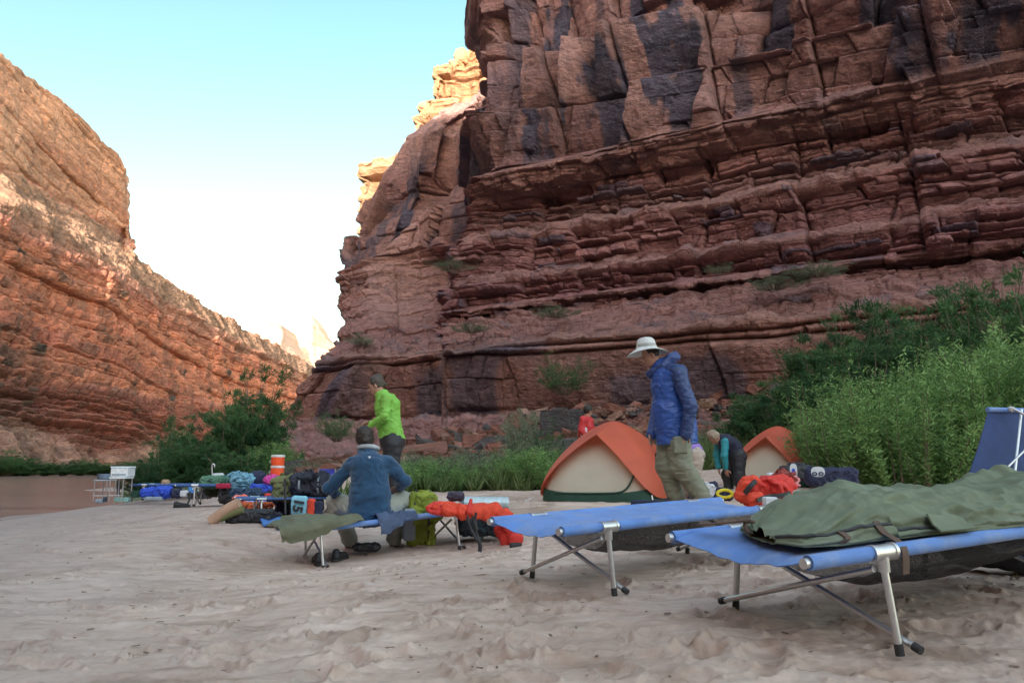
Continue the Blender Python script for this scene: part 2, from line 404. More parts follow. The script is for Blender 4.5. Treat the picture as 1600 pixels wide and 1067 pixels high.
specA2 = [(-3, 3.2, .12, .3), (3.2, 7.1, .9, 2.4), (7.1, 9.6, .1, .3), (9.6, 18.6, .14, .55), (18.6, 33, .7, 2.4), (33, 60, .5, 1.5)]
bA = make_bounds(specA, 3); bA2 = make_bounds(specA2, 8); bA3 = make_bounds([(-3, 18.6, .07, .3), (18.6, 60, .2, .9)], 12)
def fnA(s, S, N):
    X, Y, Z = S[..., 0], S[..., 1], S[..., 2]
    z = Z + .35 * vn2(s * .12, Z * .05, 3) + .04 * vn2(s * .6, Z * .3, 4) - .012 * s
    # further beds of the far buttress are thicker and plainer
    far = sstep(48, 56, Y) * sstep(9, 12, Z)
    mass = sstep(18.0, 19.6, z) * (1 - sstep(33, 35, z)); band = sstep(3.2, 3.4, z) * (1 - sstep(7.0, 7.2, z))
    sw = s + .18 * vn2(s * .3, Z * .25, 31) + .05 * vn2(s * 1.1, Z * .8, 32)
    r, tx, tz, dx, dz, lr, ce, L = blocks(sw, z, bA, lambda q: np.where(q > 18, 4.6, np.where(q > 9.6, 4.2, np.where(q > 7.1, 1.6, np.where(q > 3.2, 7.5, 2.4)))), 11, .5)
    r2, tx2, tz2, dx2, dz2, lr2, ce2, L2 = blocks(sw + .3 * r, z + .2 * r, bA2, lambda q: np.where(q > 18, 2.0, np.where(q > 9.6, 1.5, np.where(q > 7.1, .8, np.where(q > 3.2, 3.0, 1.0)))), 21, .6)
    r3, tx3, tz3, dx3, dz3, lr3, _, _ = blocks(sw + .2 * r2, z + .1 * r2, bA3, lambda q: np.where(q > 18, .9, .55), 41, .6)
    t1 = hsh(ce, L, seed=77) - .5; t2 = hsh(ce, L, seed=78) - .5; t3 = hsh(ce2, L2, seed=79) - .5; t4 = hsh(ce2, L2, seed=80) - .5
    amp = np.where(mass > .5, 2.0, np.where(band > .5, .5, .85)) * (1 + .4 * far)
    D = amp * ((r - .5) * 1.25 + (lr - .5) * (.42 + .3 * mass))
    D += mass * (t1 * tx * 2.2 + t2 * tz * 1.9 - .35 * np.maximum(0, -tz) ** 2 + .3 * tz) + (1 - mass) * (.22 * t1 * tx + .16 * tz)
    D += band * .5 * (vn2(s * .22, Z * .1, 51))
    a2 = np.where(mass > .5, .8, np.where(band > .5, .28, .5))
    act = sstep(-.35, .25, vn2(s * .09, Z * .16, 61) + .35 * (1 - mass))
    D += a2 * act * ((r2 - .5) * 1.6 + (lr2 - .5) * .4 + .7 * t3 * tx2 + .6 * t4 * tz2)
    act3 = sstep(-.2, .4, vn2(s * .15, Z * .3, 62) + .25 * (1 - mass) * (1 - band))
    D += (1 - .85 * band) * act3 * .22 * ((r3 - .5) + .8 * (lr3 - .5) + .4 * tz3)
    sj = s + .14 * Z * vn2(s * .02, Z * 0, 301) + .4 * vn2(s * .2, Z * .2, 303); kj = np.floor(sj / 5.2 + .35 * np.floor(Z / 9)); fj = (sj / 5.2 + .35 * np.floor(Z / 9)) - kj; jr = hsh(kj, np.floor(Z / 9), seed=305); dj = np.minimum(fj, 1 - fj) * 5.2
    up_ = sstep(9.4, 10.5, Z); D += up_ * (1.5 * (jr - .5) + 1.1 * (hsh(kj, seed=306) - .5) * (2 * fj - 1)) - up_ * .45 * np.exp(-(dj / .12) ** 2)
    e1 = np.minimum(dx, dz * 1.2); D -= .42 * np.exp(-(e1 / .08) ** 2) + .10 * np.exp(-(e1 / .35) ** 2)
    e2 = np.minimum(dx2, dz2 * 1.3); D -= act * .16 * np.exp(-(e2 / .055) ** 2)
    D += .13 * fbm2(s * .5, Z * .6, 2, 71, .5) + .05 * fbm2(s * 2.6, Z * 3.4, 4, 75, .6)
    D += 1.3 * vn2(s * .075, Z * .09, 81) * sstep(8, 16, Z)
    vert = np.clip(1 - np.abs(N[..., 2]) * 1.2, .25, 1); D *= vert
    D += (1 - vert) * .40 * np.maximum(0, fbm2(X * .9, Y * .9, 4, 83) + .1)
    # intrinsic colour
    red = col3(.30, .138, .115); dk = col3(.18, .098, .092); tan = col3(.40, .245, .205); mar = col3(.24, .105, .098); org = col3(.34, .175, .125); bl = col3(.055, .066, .098)
    base = mix3(dk, red, np.clip(.25 + .8 * lr + .5 * (r - .5), 0, 1))
    base = mix3(base, mar, sstep(.55, .95, lr2) * .6 * (1 - mass))
    base = mix3(base, tan * np.ones(3), np.clip(mass * (.35 + .6 * (r - .4)) + .2 * sstep(.1, .6, vn2(s * .11, z * .5, 91)), 0, 1))
    base = mix3(base, org * np.ones(3), np.clip(band * .65 + .5 * sstep(.2, .7, vn2(s * .07, z * .3, 93)) * (1 - mass), 0, .8))
    base = mix3(base, mar * 1.15, (1 - band) * sstep(7.2, 8, z) * (1 - sstep(12, 14, z)) * .55 + (1 - sstep(3, 3.3, z)) * .55)
    base = mix3(base, tan * 1.08, far * sstep(-.1, .5, vn2(s * .2, Z * .06, 95)) * .75)
    v = sstep(.30, .42, hsh(ce, L, seed=101)) * mass * sstep(-.15, .25, vn2(s * .9, z * .22, 103) + .25 * (r2 - .5) + .3 * vn2(s * 3, z * 1.5, 104))
    v = np.maximum(v, band * sstep(.05, .45, vn2(s * .28, z * .25, 105) + .25 * (r2 - .5)) * .8)
    v = np.maximum(v, .7 * (1 - mass) * sstep(.80, .86, r2) * sstep(.4, .6, hsh(ce, L, seed=107)) * (1 - .4 * far))
    v = np.maximum(v, far * sstep(.0, .5, vn2(s * .33, Z * .05, 109)) * .8)
    v = np.maximum(v, mass * .7 * sstep(.35, .7, vn2(s * .9, z * .06, 111)))
    base = mix3(base, bl * np.ones(3), np.clip(v, 0, .92))
    base = base * (.82 + .36 * r2)[..., None] * (.9 + .2 * r3)[..., None]
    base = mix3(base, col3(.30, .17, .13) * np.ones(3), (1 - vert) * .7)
    # the highest part catches no varnish and is paler
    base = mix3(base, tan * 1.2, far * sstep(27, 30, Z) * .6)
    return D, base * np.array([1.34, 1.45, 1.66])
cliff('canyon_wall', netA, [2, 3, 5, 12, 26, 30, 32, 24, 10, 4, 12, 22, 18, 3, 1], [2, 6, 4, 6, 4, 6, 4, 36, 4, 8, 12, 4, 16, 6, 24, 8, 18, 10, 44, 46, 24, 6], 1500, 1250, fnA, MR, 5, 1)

_v = cliff.last; _k = (_v[:, 2] < 5.0) & (_v[:, 1] > 15) & (_v[:, 1] < 60) & (np.abs(_v[:, 0]) < 40)
HM = np.full((400, 225), -9.0); np.maximum.at(HM, (((_v[_k, 0] + 40) / .2).astype(int), ((_v[_k, 1] - 15) / .2).astype(int)), _v[_k, 2])
_v = cliff.last; bmask = (_v[:, 2] < 30)
# ---- high sunlit rim behind the buttress
MRp = rock_mat('pale_sandstone', .7, .4)
SCm = np.array([(700, 470), (655, 500), (600, 548), (560, 590), (353, 545), (300, 560), (262, 574), (238, 598), (232, 620), (190, 648), (152, 664), (136, 668), (102, 685), (88, 700), (62, 735), (46, 765), (20, 830), (-60, 1000), (-160, 1300)][4:], float)
net = []
for fr in (0, .25, .5, .75, 1.0, 1.06):
    row = []
    for px in (560, 564, 568, 578, 600, 622, 650, 666, 684, 700, 735, 765, 830, 1000, 1300):
        top = float(np.interp(px, SCm[:, 1], SCm[:, 0])); y = 128 - (px - 560) * .02
        if fr <= 1: py = 640 + (top - 640) * fr; p = P(px, py, y + fr * 6)
        else: p = P(px, top, y + 6) + np.array([4, 30, -1])
        row.append(p)
    net.append(row)
    row.append(row.pop())
net = np.array(net)[:, ::-1]
net = np.concatenate([net, net[:, -1:] + np.array([18, 45, 0])], 1)
bR = make_bounds([(-10, 100, 1.2, 4.5)], 31); bR2 = make_bounds([(-10, 100, .4, 1.6)], 33)
def fnR(s, S, N):
    Z = S[..., 2]; z = Z + .8 * vn2(s * .05, Z * .05, 5)
    r, tx, tz, dx, dz, lr, ce, L = blocks(s, z, bR, lambda q: 6.0 + 0 * q, 51, .3); r2, tx2, tz2, dx2, dz2, lr2, _, _ = blocks(s + r, z, bR2, lambda q: 2.4 + 0 * q, 55, .3)
    D = 2.4 * (r - .5) + 2.0 * (lr - .5) + .9 * (r2 - .5) + .7 * (lr2 - .5) + .8 * fbm2(s * .3, Z * .3, 4, 7) - .7 * np.exp(-(np.minimum(dx, dz) / .3) ** 2)
    c = mix3(col3(.36, .20, .13), col3(.50, .33, .22) * np.ones(3), np.clip(lr * .6 + r * .5, 0, 1)); return D, c * (.8 + .4 * r2)[..., None]
cliff('rim_cliff', net, [1] * (net.shape[1] - 2) + [.5], [4, 4, 4, 5, .6], 620, 520, fnR, MRp, 2, 1)

# ---- far left wall across the river
def dL(px): return float(np.interp(px, [-600, -200, 0, 100, 200, 300, 400, 480, 520], [64, 98, 130, 154, 182, 226, 286, 362, 420]))
Lc = [-600, -400, -200, -90, 0, 30, 60, 100, 140, 165, 188, 197, 202, 217, 256, 330, 400, 440, 478, 500]
def it(px, xs, ys): return float(np.interp(px, xs, ys))
nL = []
for px in Lc:
    y = dL(px); c = []
    base = it(px, [-600, 0, 200, 480], [760, 742, 738, 734])
    q = P(px, base + 3, y - 14); q[2] = -3.5; c.append(q); q = P(px, base, y - 12); q[2] = -.6; c.append(q)
    c.append(P(px, it(px, [-600, 0, 150, 230, 330, 480], [690, 668, 690, 704, 712, 718]), y - 3))
    c.append(P(px, it(px, [-600, 0, 200, 300, 400, 480], [560, 600, 622, 632, 640, 650]), y + 2))
    c.append(P(px, it(px, [-600, 0, 200, 300, 400, 480], [560, 596, 618, 629, 637, 648]) - 4, y + 5))
    bench = it(px, [-600, -200, 0, 50, 100, 150, 200, 256, 330, 400, 440, 478, 500], [-60, 170, 325, 358, 382, 406, 438, 470, 514, 549, 569, 590, 600])
    c.append(P(px, bench + 14, y + 9)); c.append(P(px, bench, y + 13))
    sb = it(px, [100, 200, 330, 480], [1, .75, .4, .15])
    st = it(px, [-600, -200, 0, 60, 100, 150, 190, 200, 217, 256, 330, 400, 440, 478, 500], [-250, 60, 262, 292, 316, 345, 369, 375, 405, 433, 482, 522, 542, 564, 576])
    c.append(P(px, (bench + st) / 2 + 6, y + 13 + 13 * sb)); c.append(P(px, st, y + 15 + 26 * sb if px > 200 else y + 40 + it(px, [-600, 0, 200], [-6, 0, 34])))
    top = it(px, [-600, -400, -200, -90, 0, 30, 60, 100, 140, 165, 188, 197], [-760, -480, -170, -20, 80, 102, 124, 155, 194, 222, 240, 262])
    dd = y + 44 + it(px, [-600, 0, 200], [-6, 0, 34])
    if px <= 197: c.append(P(px, (st * .5 + top * .5), dd)); c.append(P(px, top, dd + 4)); c.append(P(px, top, dd + 5) + np.array([-30, 8, -1]))
    else:
        q = P(px, st, y + 16 + 26 * sb); e = np.array([-6, 10, -2.0])
        if px == 202: q = P(198, st, dd + 4); tq = P(198, 262, dd + 30); c += [tq * np.array([1, 1, .5]) + q * np.array([0, 0, .5]), tq, tq + np.array([-30, 8, -1])]
        else: c += [q + e, q + e * 3, q + e * 6]
    if px < -20:
        kz = 1 + 0 * px
        for i_, z_ in ((5, 38), (6, 41), (7, 45), (8, 50)): c[i_][2] = z_
    nL.append(np.array(c))
pre = []
for (x, y) in ((-66, -190), (-64, -90), (-60, -30), (-62, 20)):
    d = nL[0] - nL[0][3]; q = np.array([x, y, 0]) + np.array([0, 0, 1]) * nL[0][:, 2:3] + d[:, :1] * np.array([1, 0, 0]); pre.append(q)
netL = np.array(pre + nL).transpose(1, 0, 2)[:, ::-1]
bL = make_bounds([(-3, 16, .9, 2.4), (16, 42, 3.5, 9), (42, 200, 3, 8)], 61); bL2 = make_bounds([(-3, 16, .35, 1.1), (16, 42, .9, 2.6), (42, 200, .8, 2.6)], 63)
def fnL(s, S, N):
    X, Y, Z = S[..., 0], S[..., 1], S[..., 2]
    nv, nu = Z.shape; v = np.linspace(0, 1, nv)[:, None] + 0 * Z
    vi = np.broadcast_to(dens(WL, nv)[:, None], Z.shape)            # row index 0..11
    dip = np.interp(Y, [60, 130, 180, 270], [0, 0, -1.5, -9]); z = Z - dip + .8 * vn2(s * .03, Z * .05, 5)
    r, tx, tz, dx, dz, lr, ce, L = blocks(s, z, bL, lambda q: 9.0 + 0 * q, 51, .25); r2, tx2, tz2, dx2, dz2, lr2, ce2, L2 = blocks(s + r, z, bL2, lambda q: 3.4 + 0 * q, 55, .3)
    talus = sstep(6.0, 6.4, vi) * (1 - sstep(7.7, 8.05, vi)) + (1 - sstep(1.6, 2.3, vi + .9 * vn2(s * .04, Z * .0, 9)))
    D = 1.5 * (r - .5) + 1.8 * (lr - .5) + .8 * (r2 - .5) + 1.1 * (lr2 - .5) + .5 * tz2 - .9 * np.exp(-(np.minimum(dx, dz) / .35) ** 2) - .4 * np.exp(-(np.minimum(dx2, dz2) / .18) ** 2)
    D += 1.2 * fbm2(s * .05, Z * .05, 4, 7) + .3 * fbm2(s * .6, Z * .7, 3, 17); D *= 1 - .45 * sstep(8, 8.3, vi)
    fl = fbm2(X * .25, Y * .25, 5, 27)
    D = D * (1 - talus) + talus * (.9 * fl + .35 * fbm2(X * 1.6, Y * 1.6, 3, 28) + 1.0 * np.abs(vn2(s * .08, Z * .01, 29)))
    org = col3(.46, .205, .135); red = col3(.25, .10, .075); tan = col3(.36, .225, .165); gry = col3(.21, .145, .11); dk = col3(.15, .085, .065)
    c = mix3(red, org * np.ones(3), sstep(2.9, 3.6, vi + .5 * vn2(s * .02, Z * .1, 35)))
    c = mix3(c, red * 1.25, np.clip(.75 * sstep(.5, .9, lr2) , 0, 1)); c = mix3(c, dk * np.ones(3), .6 * sstep(.2, .6, vn2(s * .22, Z * .04, 37)) + .7 * sstep(.8, .9, r2) * (vi < 6.4))
    c = mix3(c, col3(.26, .15, .115) * np.ones(3), sstep(4.9, 5.6, vi + .4 * vn2(s * .03, Z * .1, 36)) * .75)
    c = mix3(c, tan * np.ones(3), sstep(8.0, 8.2, vi)); c = mix3(c, tan * np.array([.75, .62, .6]), sstep(8, 8.2, vi) * sstep(.35, .8, lr) * .8)
    c = mix3(c, tan * 1.3, sstep(8, 8.2, vi) * sstep(.1, .6, vn2(s * .05, Z * .03, 39)) * .7)
    c = mix3(c, gry * (.85 + .3 * (fl > .1))[..., None], talus * sstep(3, 5, vi)); c = mix3(c, col3(.27, .18, .14) * (.8 + .4 * (fl > 0))[..., None], talus * (1 - sstep(3, 5, vi)) * .85)
    return D, c * np.array([1.52, 1.38, 1.32]) * (.8 + .4 * r2)[..., None]
WL = [2, 5, 9, 1, 22, 1.2, 7, 7, 16, 16, 2]
cliff('far_canyon_wall', netL, [1, 3, 4, 5, 4, 3, 2.5, 3, 5, 5, 6, 4, 3, 1.5, 3, 3, 3, 2, 6, 4, 2, 1, 1][:netL.shape[1] - 1], WL, 900, 900, fnL, rock_mat('layered_cliff_stone', .8, .3), 4, 2)

# ---- sunlit mesas far down the canyon
for (cols_, y, bse) in (([(398, 535), (408, 506), (418, 502), (430, 503), (440, 506), (446, 530), (462, 550)], 720, 600), ([(440, 545), (452, 520), (464, 500), (474, 491), (488, 490), (494, 505), (512, 530), (545, 545)], 900, 610)):
    net = []
    for fr in (0, .35, .6, 1, 1.02):
        net.append([P(px, bse + (top - bse) * min(fr, 1), y + 140 * min(fr, 1)) + (np.array([0, 60, -2]) if fr > 1 else 0) for px, top in cols_])
    net = np.array(net)[:, ::-1]
    def fnM(s, S, N):
        Z = S[..., 2]; r, tx, tz, dx, dz, lr, ce, L = blocks(s, Z, make_bounds([(-50, 300, 5, 16)], 71), lambda q: 16 + 0 * q, 51, .3)
        D = 2 * (r - .5) + 1.2 * (lr - .5) + 2 * fbm2(s * .05, Z * .05, 4, 7)
        return D, mix3(col3(.50, .32, .25), col3(.62, .46, .38) * np.ones(3), lr)
    cliff('distant_mesa', net, [1] * (net.shape[1] - 1), [4, 3, 4, 1], 120, 140, fnM, MRp, 2, 1)

# ---- unseen canyon wall added behind the camera, top shaped to shade the camp
nb = []
for x, top in ((-190, 86), (-120, 84), (-70, 80), (-35, 64), (0, 61), (60, 58), (130, 54), (230, 56)):
    y = -108 - .1 * abs(x); nb.append([(x, y + 18, -3), (x, y + 10, 6), (x, y + 3, top * .45), (x, y - 4, top), (x, y - 40, top - 2)])
netB = np.array(nb, float).transpose(1, 0, 2)
def fnB(s, S, N):
    Z = S[..., 2]; r, tx, tz, dx, dz, lr, ce, L = blocks(s, Z, bL, lambda q: 9.0 + 0 * q, 91, .25)
    return 2.5 * (r - .5) + 2 * (lr - .5) + 2 * fbm2(s * .06, Z * .06, 4, 97), mix3(col3(.26, .11, .08), col3(.4, .22, .14) * np.ones(3), lr)
ob = cliff('shade_blocker_wall', netB, [1] * 7, [1, 3, 5, 2], 260, 160, fnB, MR, 2, 1)

# ------------------------------------------------------------------ sand beach
ctl = []
def gc(px, py, y): ctl.append(P(px, py, y))
ctl += [(1.36, 2.88, .09), (1.0, 3.61, .12), (2.49, 3.44, .16), (2.13, 4.17, .19), (.48, 4.22, .08), (.13, 4.63, .10), (1.64, 5.21, .12), (1.28, 5.62, .14), (-1.8, 7.72, -.24), (-2.15, 8.4, -.24), (-.54, 8.35, -.12), (-.89, 9.03, -.12)]
gc(800, 1067, 2.75); gc(200, 1067, 3.0); gc(1600, 1067, 2.75); gc(0, 1000, 3.7); gc(200, 930, 5.6); gc(0, 890, 7.0)
gc(1070, 787, 8.4); gc(870, 783, 10.8); gc(1040, 782, 11); gc(1040, 760, 14); gc(650, 769, 14); gc(760, 768, 14.5); gc(870, 767, 14); gc(605, 787, 10); gc(400, 818, 9.5)
gc(290, 791, 15); gc(200, 785, 19.5); gc(430, 790, 13); gc(1140, 762, 13.5); gc(1190, 730, 17); gc(1260, 725, 17); gc(1120, 752, 15); gc(1400, 770, 12); gc(1600, 775, 10); gc(1500, 700, 18); gc(1600, 690, 18)
gc(60, 838, 12); gc(120, 806, 16); gc(300, 768, 22); gc(430, 745, 24); gc(540, 738, 22); gc(700, 735, 23); gc(850, 728, 24); gc(1000, 720, 22); gc(550, 715, 29); gc(750, 705, 30); gc(950, 690, 29); gc(1150, 680, 26); gc(1400, 640, 24); gc(1600, 620, 21)
for x, y, z in ((4, 0, .1), (0, 0, .0), (-5, 0, -.25), (-9, 3, -.6), (-14, 10, -1.0), (-22, 22, -1.4), (-14.3, 21.8, -.85), (-13.4, 20, -.82), (-12.6, 19, -.72), (-10.6, 16, -.47), (-15, 19, -1.0), (-9.5, 19.3, -.2), (-15.2, 26.5, -.85), (-16.8, 31.5, -.9), (-16.2, 34, -.8), (-18, 22, -1.3), (-20, 30, -1.4), (-13.6, 27, -.9), (-11.2, 27, -.05), (-12.3, 23.5, -.55), (-10, 24, -.1), (-20, 40, -.9), (-26, 40, -1.5), (12, 2, .8), (25, 5, 3), (35, 15, 6), (-10, -10, -.6), (8, -10, .2), (30, -30, 3), (-30, -30, -2), (-40, 10, -3), (-35, 60, -2.5), (-18, 55, 0.2), (-22, 60, -.6), (0, 55, 3), (30, 45, 4), (45, 60, 5)): ctl.append((x, y, z))
ctl = np.array(ctl)
def gz(x, y, fine=False):
    x = np.asarray(x, float); y = np.asarray(y, float); num = 0; den = 0
    sc = 1.0 / (.6 + .12 * np.hypot(x, y))
    for cx, cy, cz in ctl:
        r2 = ((x - cx) ** 2 + (y - cy) ** 2) * sc ** 2 / (1.0)
        w = 1 / (r2 + .25) ** 1.7; num = num + w * cz; den = den + w
    return num / den
vy = np.concatenate([-np.geomspace(60, 1, 40), np.linspace(-.9, 1.5, 14), np.geomspace(1.6, 20, 560), np.geomspace(20.2, 75, 110)])
uu = np.concatenate([-np.geomspace(3.0, .92, 40), np.linspace(-.91, .91, 900), np.geomspace(.92, 3.0, 40)])
YY, UU = np.meshgrid(vy, uu, indexing='ij'); XX = UU * (np.abs(YY) * .82 + 1.2 + 22 * sstep(2, -8, YY))
ZZ = gz(XX, YY)
near = sstep(26, 8, YY)
rng = np.random.RandomState(5)
DENT_SHADE = np.zeros_like(XX)
ZZ += near * (.007 * fbm2(XX * 1.3, YY * 1.3, 3, 201) + .0045 * fbm2(XX * 5.0 + YY, YY * 8.0, 3, 205))
rg = 1 - np.abs(fbm2(XX * 7 + .6 * YY, YY * 9, 3, 207)); ZZ += near * .010 * np.clip(rg - .55, 0, 1) * sstep(-.1, .35, fbm2(XX * .9, YY * .9, 3, 208)); ZZ += near * sstep(9, 3, YY) * .0035 * fbm2(XX * 24, YY * 24, 3, 209)
# wind and foot worn ripples, crescent scuffs
rp = fbm2(XX * 2.2 + YY * .8, YY * 6.5 - XX * 1.4, 4, 211); ZZ += near * .008 * np.clip(rp, -.8, .9)
for i in range(1000):
    y = rng.uniform(2.6, 17); x = rng.uniform(-.75, .75) * y * .9
    if rng.rand() < .35: x = (rng.normal(0, .12) + rng.choice([-.35, -.05, .3, .12])) * y
    a = rng.uniform(0, 6.28); L = rng.uniform(.05, .14); wd = L * rng.uniform(.3, .55); dp = rng.uniform(.012, .032)
    i0, i1 = np.searchsorted(vy, [y - .45, y + .45]); sl_ = slice(max(i0, 54), i1)
    if i1 <= 54: continue
    dx = XX[sl_] - x; dy = YY[sl_] - y; p = (dx * math.cos(a) + dy * math.sin(a)) / L; q = (-dx * math.sin(a) + dy * math.cos(a)) / wd
    r = np.sqrt(p * p + q * q) * (1 + .35 * vn2(dx * 11 + i, dy * 11, 3) + .2 * vn2(dx * 30, dy * 30 + i, 4)); DENT_SHADE[sl_] = np.maximum(DENT_SHADE[sl_], np.exp(-(r ** 2.0)) * dp / .026 * (.22 + .5 * (i % 3 == 0))); ZZ[sl_] += dp * (-np.exp(-(r ** 2.6)) + .55 * np.exp(-((r - 1.35) / .32) ** 2) * (1 + .8 * np.sign(q) * .5))
ZZ += sstep(22, 34, YY) * sstep(-14, -8, XX) * .5 * np.maximum(0, fbm2(XX * .5, YY * .5, 5, 221))
def ground(x, y): return float(gz(x, y))
def gdist(px, py, lo=3.0, hi=45.0):
    ys = np.arange(lo, hi, .1); p = P(np.full(len(ys), px), np.full(len(ys), py), 1.0 * ys[:, None][:, 0]) if False else np.array([P(px, py, y_) for y_ in ys]); d = p[:, 2] - gz(p[:, 0], p[:, 1]); k = np.flatnonzero(d < 0)
    return float(ys[k[0]]) if len(k) else hi
def surf(x, y):
    x = np.atleast_1d(np.asarray(x, float)); y = np.atleast_1d(np.asarray(y, float)); g_ = gz(x, y); i = np.clip(((x + 40) / .2).astype(int), 0, 399); j = np.clip(((y - 15) / .2).astype(int), 0, 224)
    return np.maximum(g_, HM[i, j])
m, t, b = nodes('beach_sand'); co = obco(t)
n1 = noise_(t, .55, 8, .62, co, .4); n2 = noise_(t, 3.1, 8, .66, co, .6)
mp = nn(t, 'ShaderNodeMapping'); mp.inputs['Scale'].default_value = (2.6, 8.5, 1); mp.inputs['Rotation'].default_value = (0, 0, -.4); t.links.new(co, mp.inputs[0]); n3 = noise_(t, 1.0, 7, .65, mp.outputs[0], .5)
col = ramp(t, n1, [(.34, (.44, .335, .28)), (.55, (.575, .45, .38)), (.70, (.65, .525, .455))])
col = mixc(t, 1.0, col, ramp(t, n3, [(.34, (.72, .69, .66)), (.46, (.96, .95, .94)), (.54, (1.02, 1.02, 1.02)), (.66, (1.16, 1.17, 1.18))]), 'MULTIPLY')
col = mixc(t, 1.0, col, ramp(t, n2, [(.32, (.82, .78, .74)), (.5, (1, 1, 1))]), 'MULTIPLY')
wet_shade = nn(t, 'ShaderNodeAttribute'); wet_shade.attribute_name = 'damp_dent_shade'; col = mixc(t, wet_shade.outputs['Fac'], col, (.175, .10, .06))  # moist spots plus shade painted into the dents
dr = nn(t, 'ShaderNodeAttribute'); dr.attribute_name = 'dirt'; col = mixc(t, dr.outputs['Fac'], col, ramp(t, noise_(t, 1.4, 8, .7, co), [(.3, (.14, .08, .06)), (.7, (.34, .22, .17))]))
bl_ = nn(t, 'ShaderNodeAttribute'); bl_.attribute_name = 'shore'; col = mixc(t, bl_.outputs['Fac'], col, (.31, .255, .24))
t.links.new(col, b.inputs['Base Color']); b.inputs['Roughness'].default_value = .95; b.inputs['Specular IOR Level'].default_value = .2
pv = bump(t, b, n3, .5, .03); pv = bump(t, b, noise_(t, 14, 8, .75, co), .6, .02, pv); bump(t, b, noise_(t, 120, 4, .7, co), .35, .004, pv)
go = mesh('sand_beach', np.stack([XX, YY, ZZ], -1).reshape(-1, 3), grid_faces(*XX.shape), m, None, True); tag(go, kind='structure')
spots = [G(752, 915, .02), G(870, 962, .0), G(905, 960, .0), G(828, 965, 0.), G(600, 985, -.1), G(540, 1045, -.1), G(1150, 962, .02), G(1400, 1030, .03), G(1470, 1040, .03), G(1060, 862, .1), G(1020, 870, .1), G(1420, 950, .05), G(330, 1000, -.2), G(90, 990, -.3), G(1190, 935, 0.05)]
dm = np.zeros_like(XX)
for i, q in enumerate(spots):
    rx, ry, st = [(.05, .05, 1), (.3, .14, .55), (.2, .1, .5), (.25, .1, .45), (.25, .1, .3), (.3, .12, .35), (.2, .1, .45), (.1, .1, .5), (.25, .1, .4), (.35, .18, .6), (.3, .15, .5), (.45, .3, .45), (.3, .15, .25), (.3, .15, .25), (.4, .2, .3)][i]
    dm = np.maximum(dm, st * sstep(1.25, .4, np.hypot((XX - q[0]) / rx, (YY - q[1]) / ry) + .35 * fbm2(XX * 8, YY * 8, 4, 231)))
dm = np.maximum(dm, DENT_SHADE * (.6 + .6 * vn2(XX * 22, YY * 22, 243))); dm = np.maximum(dm, .22 * sstep(.35, .8, fbm2(XX * .8 + 3, YY * .8, 4, 241)) * near)  # dents and scuffs darkened in colour, standing in for soft shading
attr(go, 'damp_dent_shade', dm); attr(go, 'dirt', sstep(19, 24, YY + 1.0 * fbm2(XX * .4, YY * .4, 3, 251)) * sstep(-22, -13, XX)); attr(go, 'shore', sstep(-1.5, -8, XX + .25 * (YY - 10) + .8 * fbm2(XX * .7, YY * .7, 3, 261)) * .8)
# ------------------------------------------------------------------ river
m, t, b = nodes('river_water'); co = obco(t)
mp = nn(t, 'ShaderNodeMapping'); mp.inputs['Scale'].default_value = (.5, 1.2, 1); mp.inputs['Rotation'].default_value = (0, 0, .2); t.links.new(co, mp.inputs[0])
mq = nn(t, 'ShaderNodeMapping'); mq.inputs['Scale'].default_value = (.05, .5, 1); t.links.new(co, mq.inputs[0]); t.links.new(ramp(t, noise_(t, 1.0, 6, .6, mq.outputs[0]), [(.3, (.22, .145, .125)), (.7, (.36, .26, .235))]), b.inputs['Base Color']); b.inputs['Roughness'].default_value = .16; b.inputs['IOR'].default_value = 1.33; b.inputs['Specular IOR Level'].default_value = .6
pv = bump(t, b, noise_(t, 1.4, 5, .6, mp.outputs[0], .8), .28, .08); bump(t, b, noise_(t, 6.0, 4, .6, mp.outputs[0], .6), .22, .02, pv)
g = MB().sheet(np.array([[(x, y, -.75) for y in (-1500, -200, 0, 60, 200, 600, 2500)] for x in (-1500, -300, -60, 0, 300, 1500)])).build('river', m, None, False); tag(g, kind='structure')
# ------------------------------------------------------------------ vegetation
def leaf_mat(name, dark, lite, rough=.55, trans=.3):
    m, t, b = nodes(name); a = nn(t, 'ShaderNodeAttribute'); a.attribute_name = 'tint'
    oi = nn(t, 'ShaderNodeObjectInfo'); f = math_(t, 'ADD', a.outputs['Fac'], math_(t, 'MULTIPLY', math_(t, 'SUBTRACT', oi.outputs['Random'], .5), .25), True)
    mid = tuple((p + q) / 2 for p, q in zip(dark, lite))
    col = ramp(t, f, [(0, dark), (.5, mid), (1, lite)])
    t.links.new(col, b.inputs['Base Color']); b.inputs['Roughness'].default_value = rough; b.inputs['Specular IOR Level'].default_value = .3
    tr = nn(t, 'ShaderNodeBsdfTranslucent'); t.links.new(col, tr.inputs[0]); mx = nn(t, 'ShaderNodeMixShader'); mx.inputs[0].default_value = trans
    t.links.new(b.outputs[0], mx.inputs[1]); t.links.new(tr.outputs[0], mx.inputs[2]); t.links.new(mx.outputs[0], t.nodes['Material Output'].inputs[0]); return m
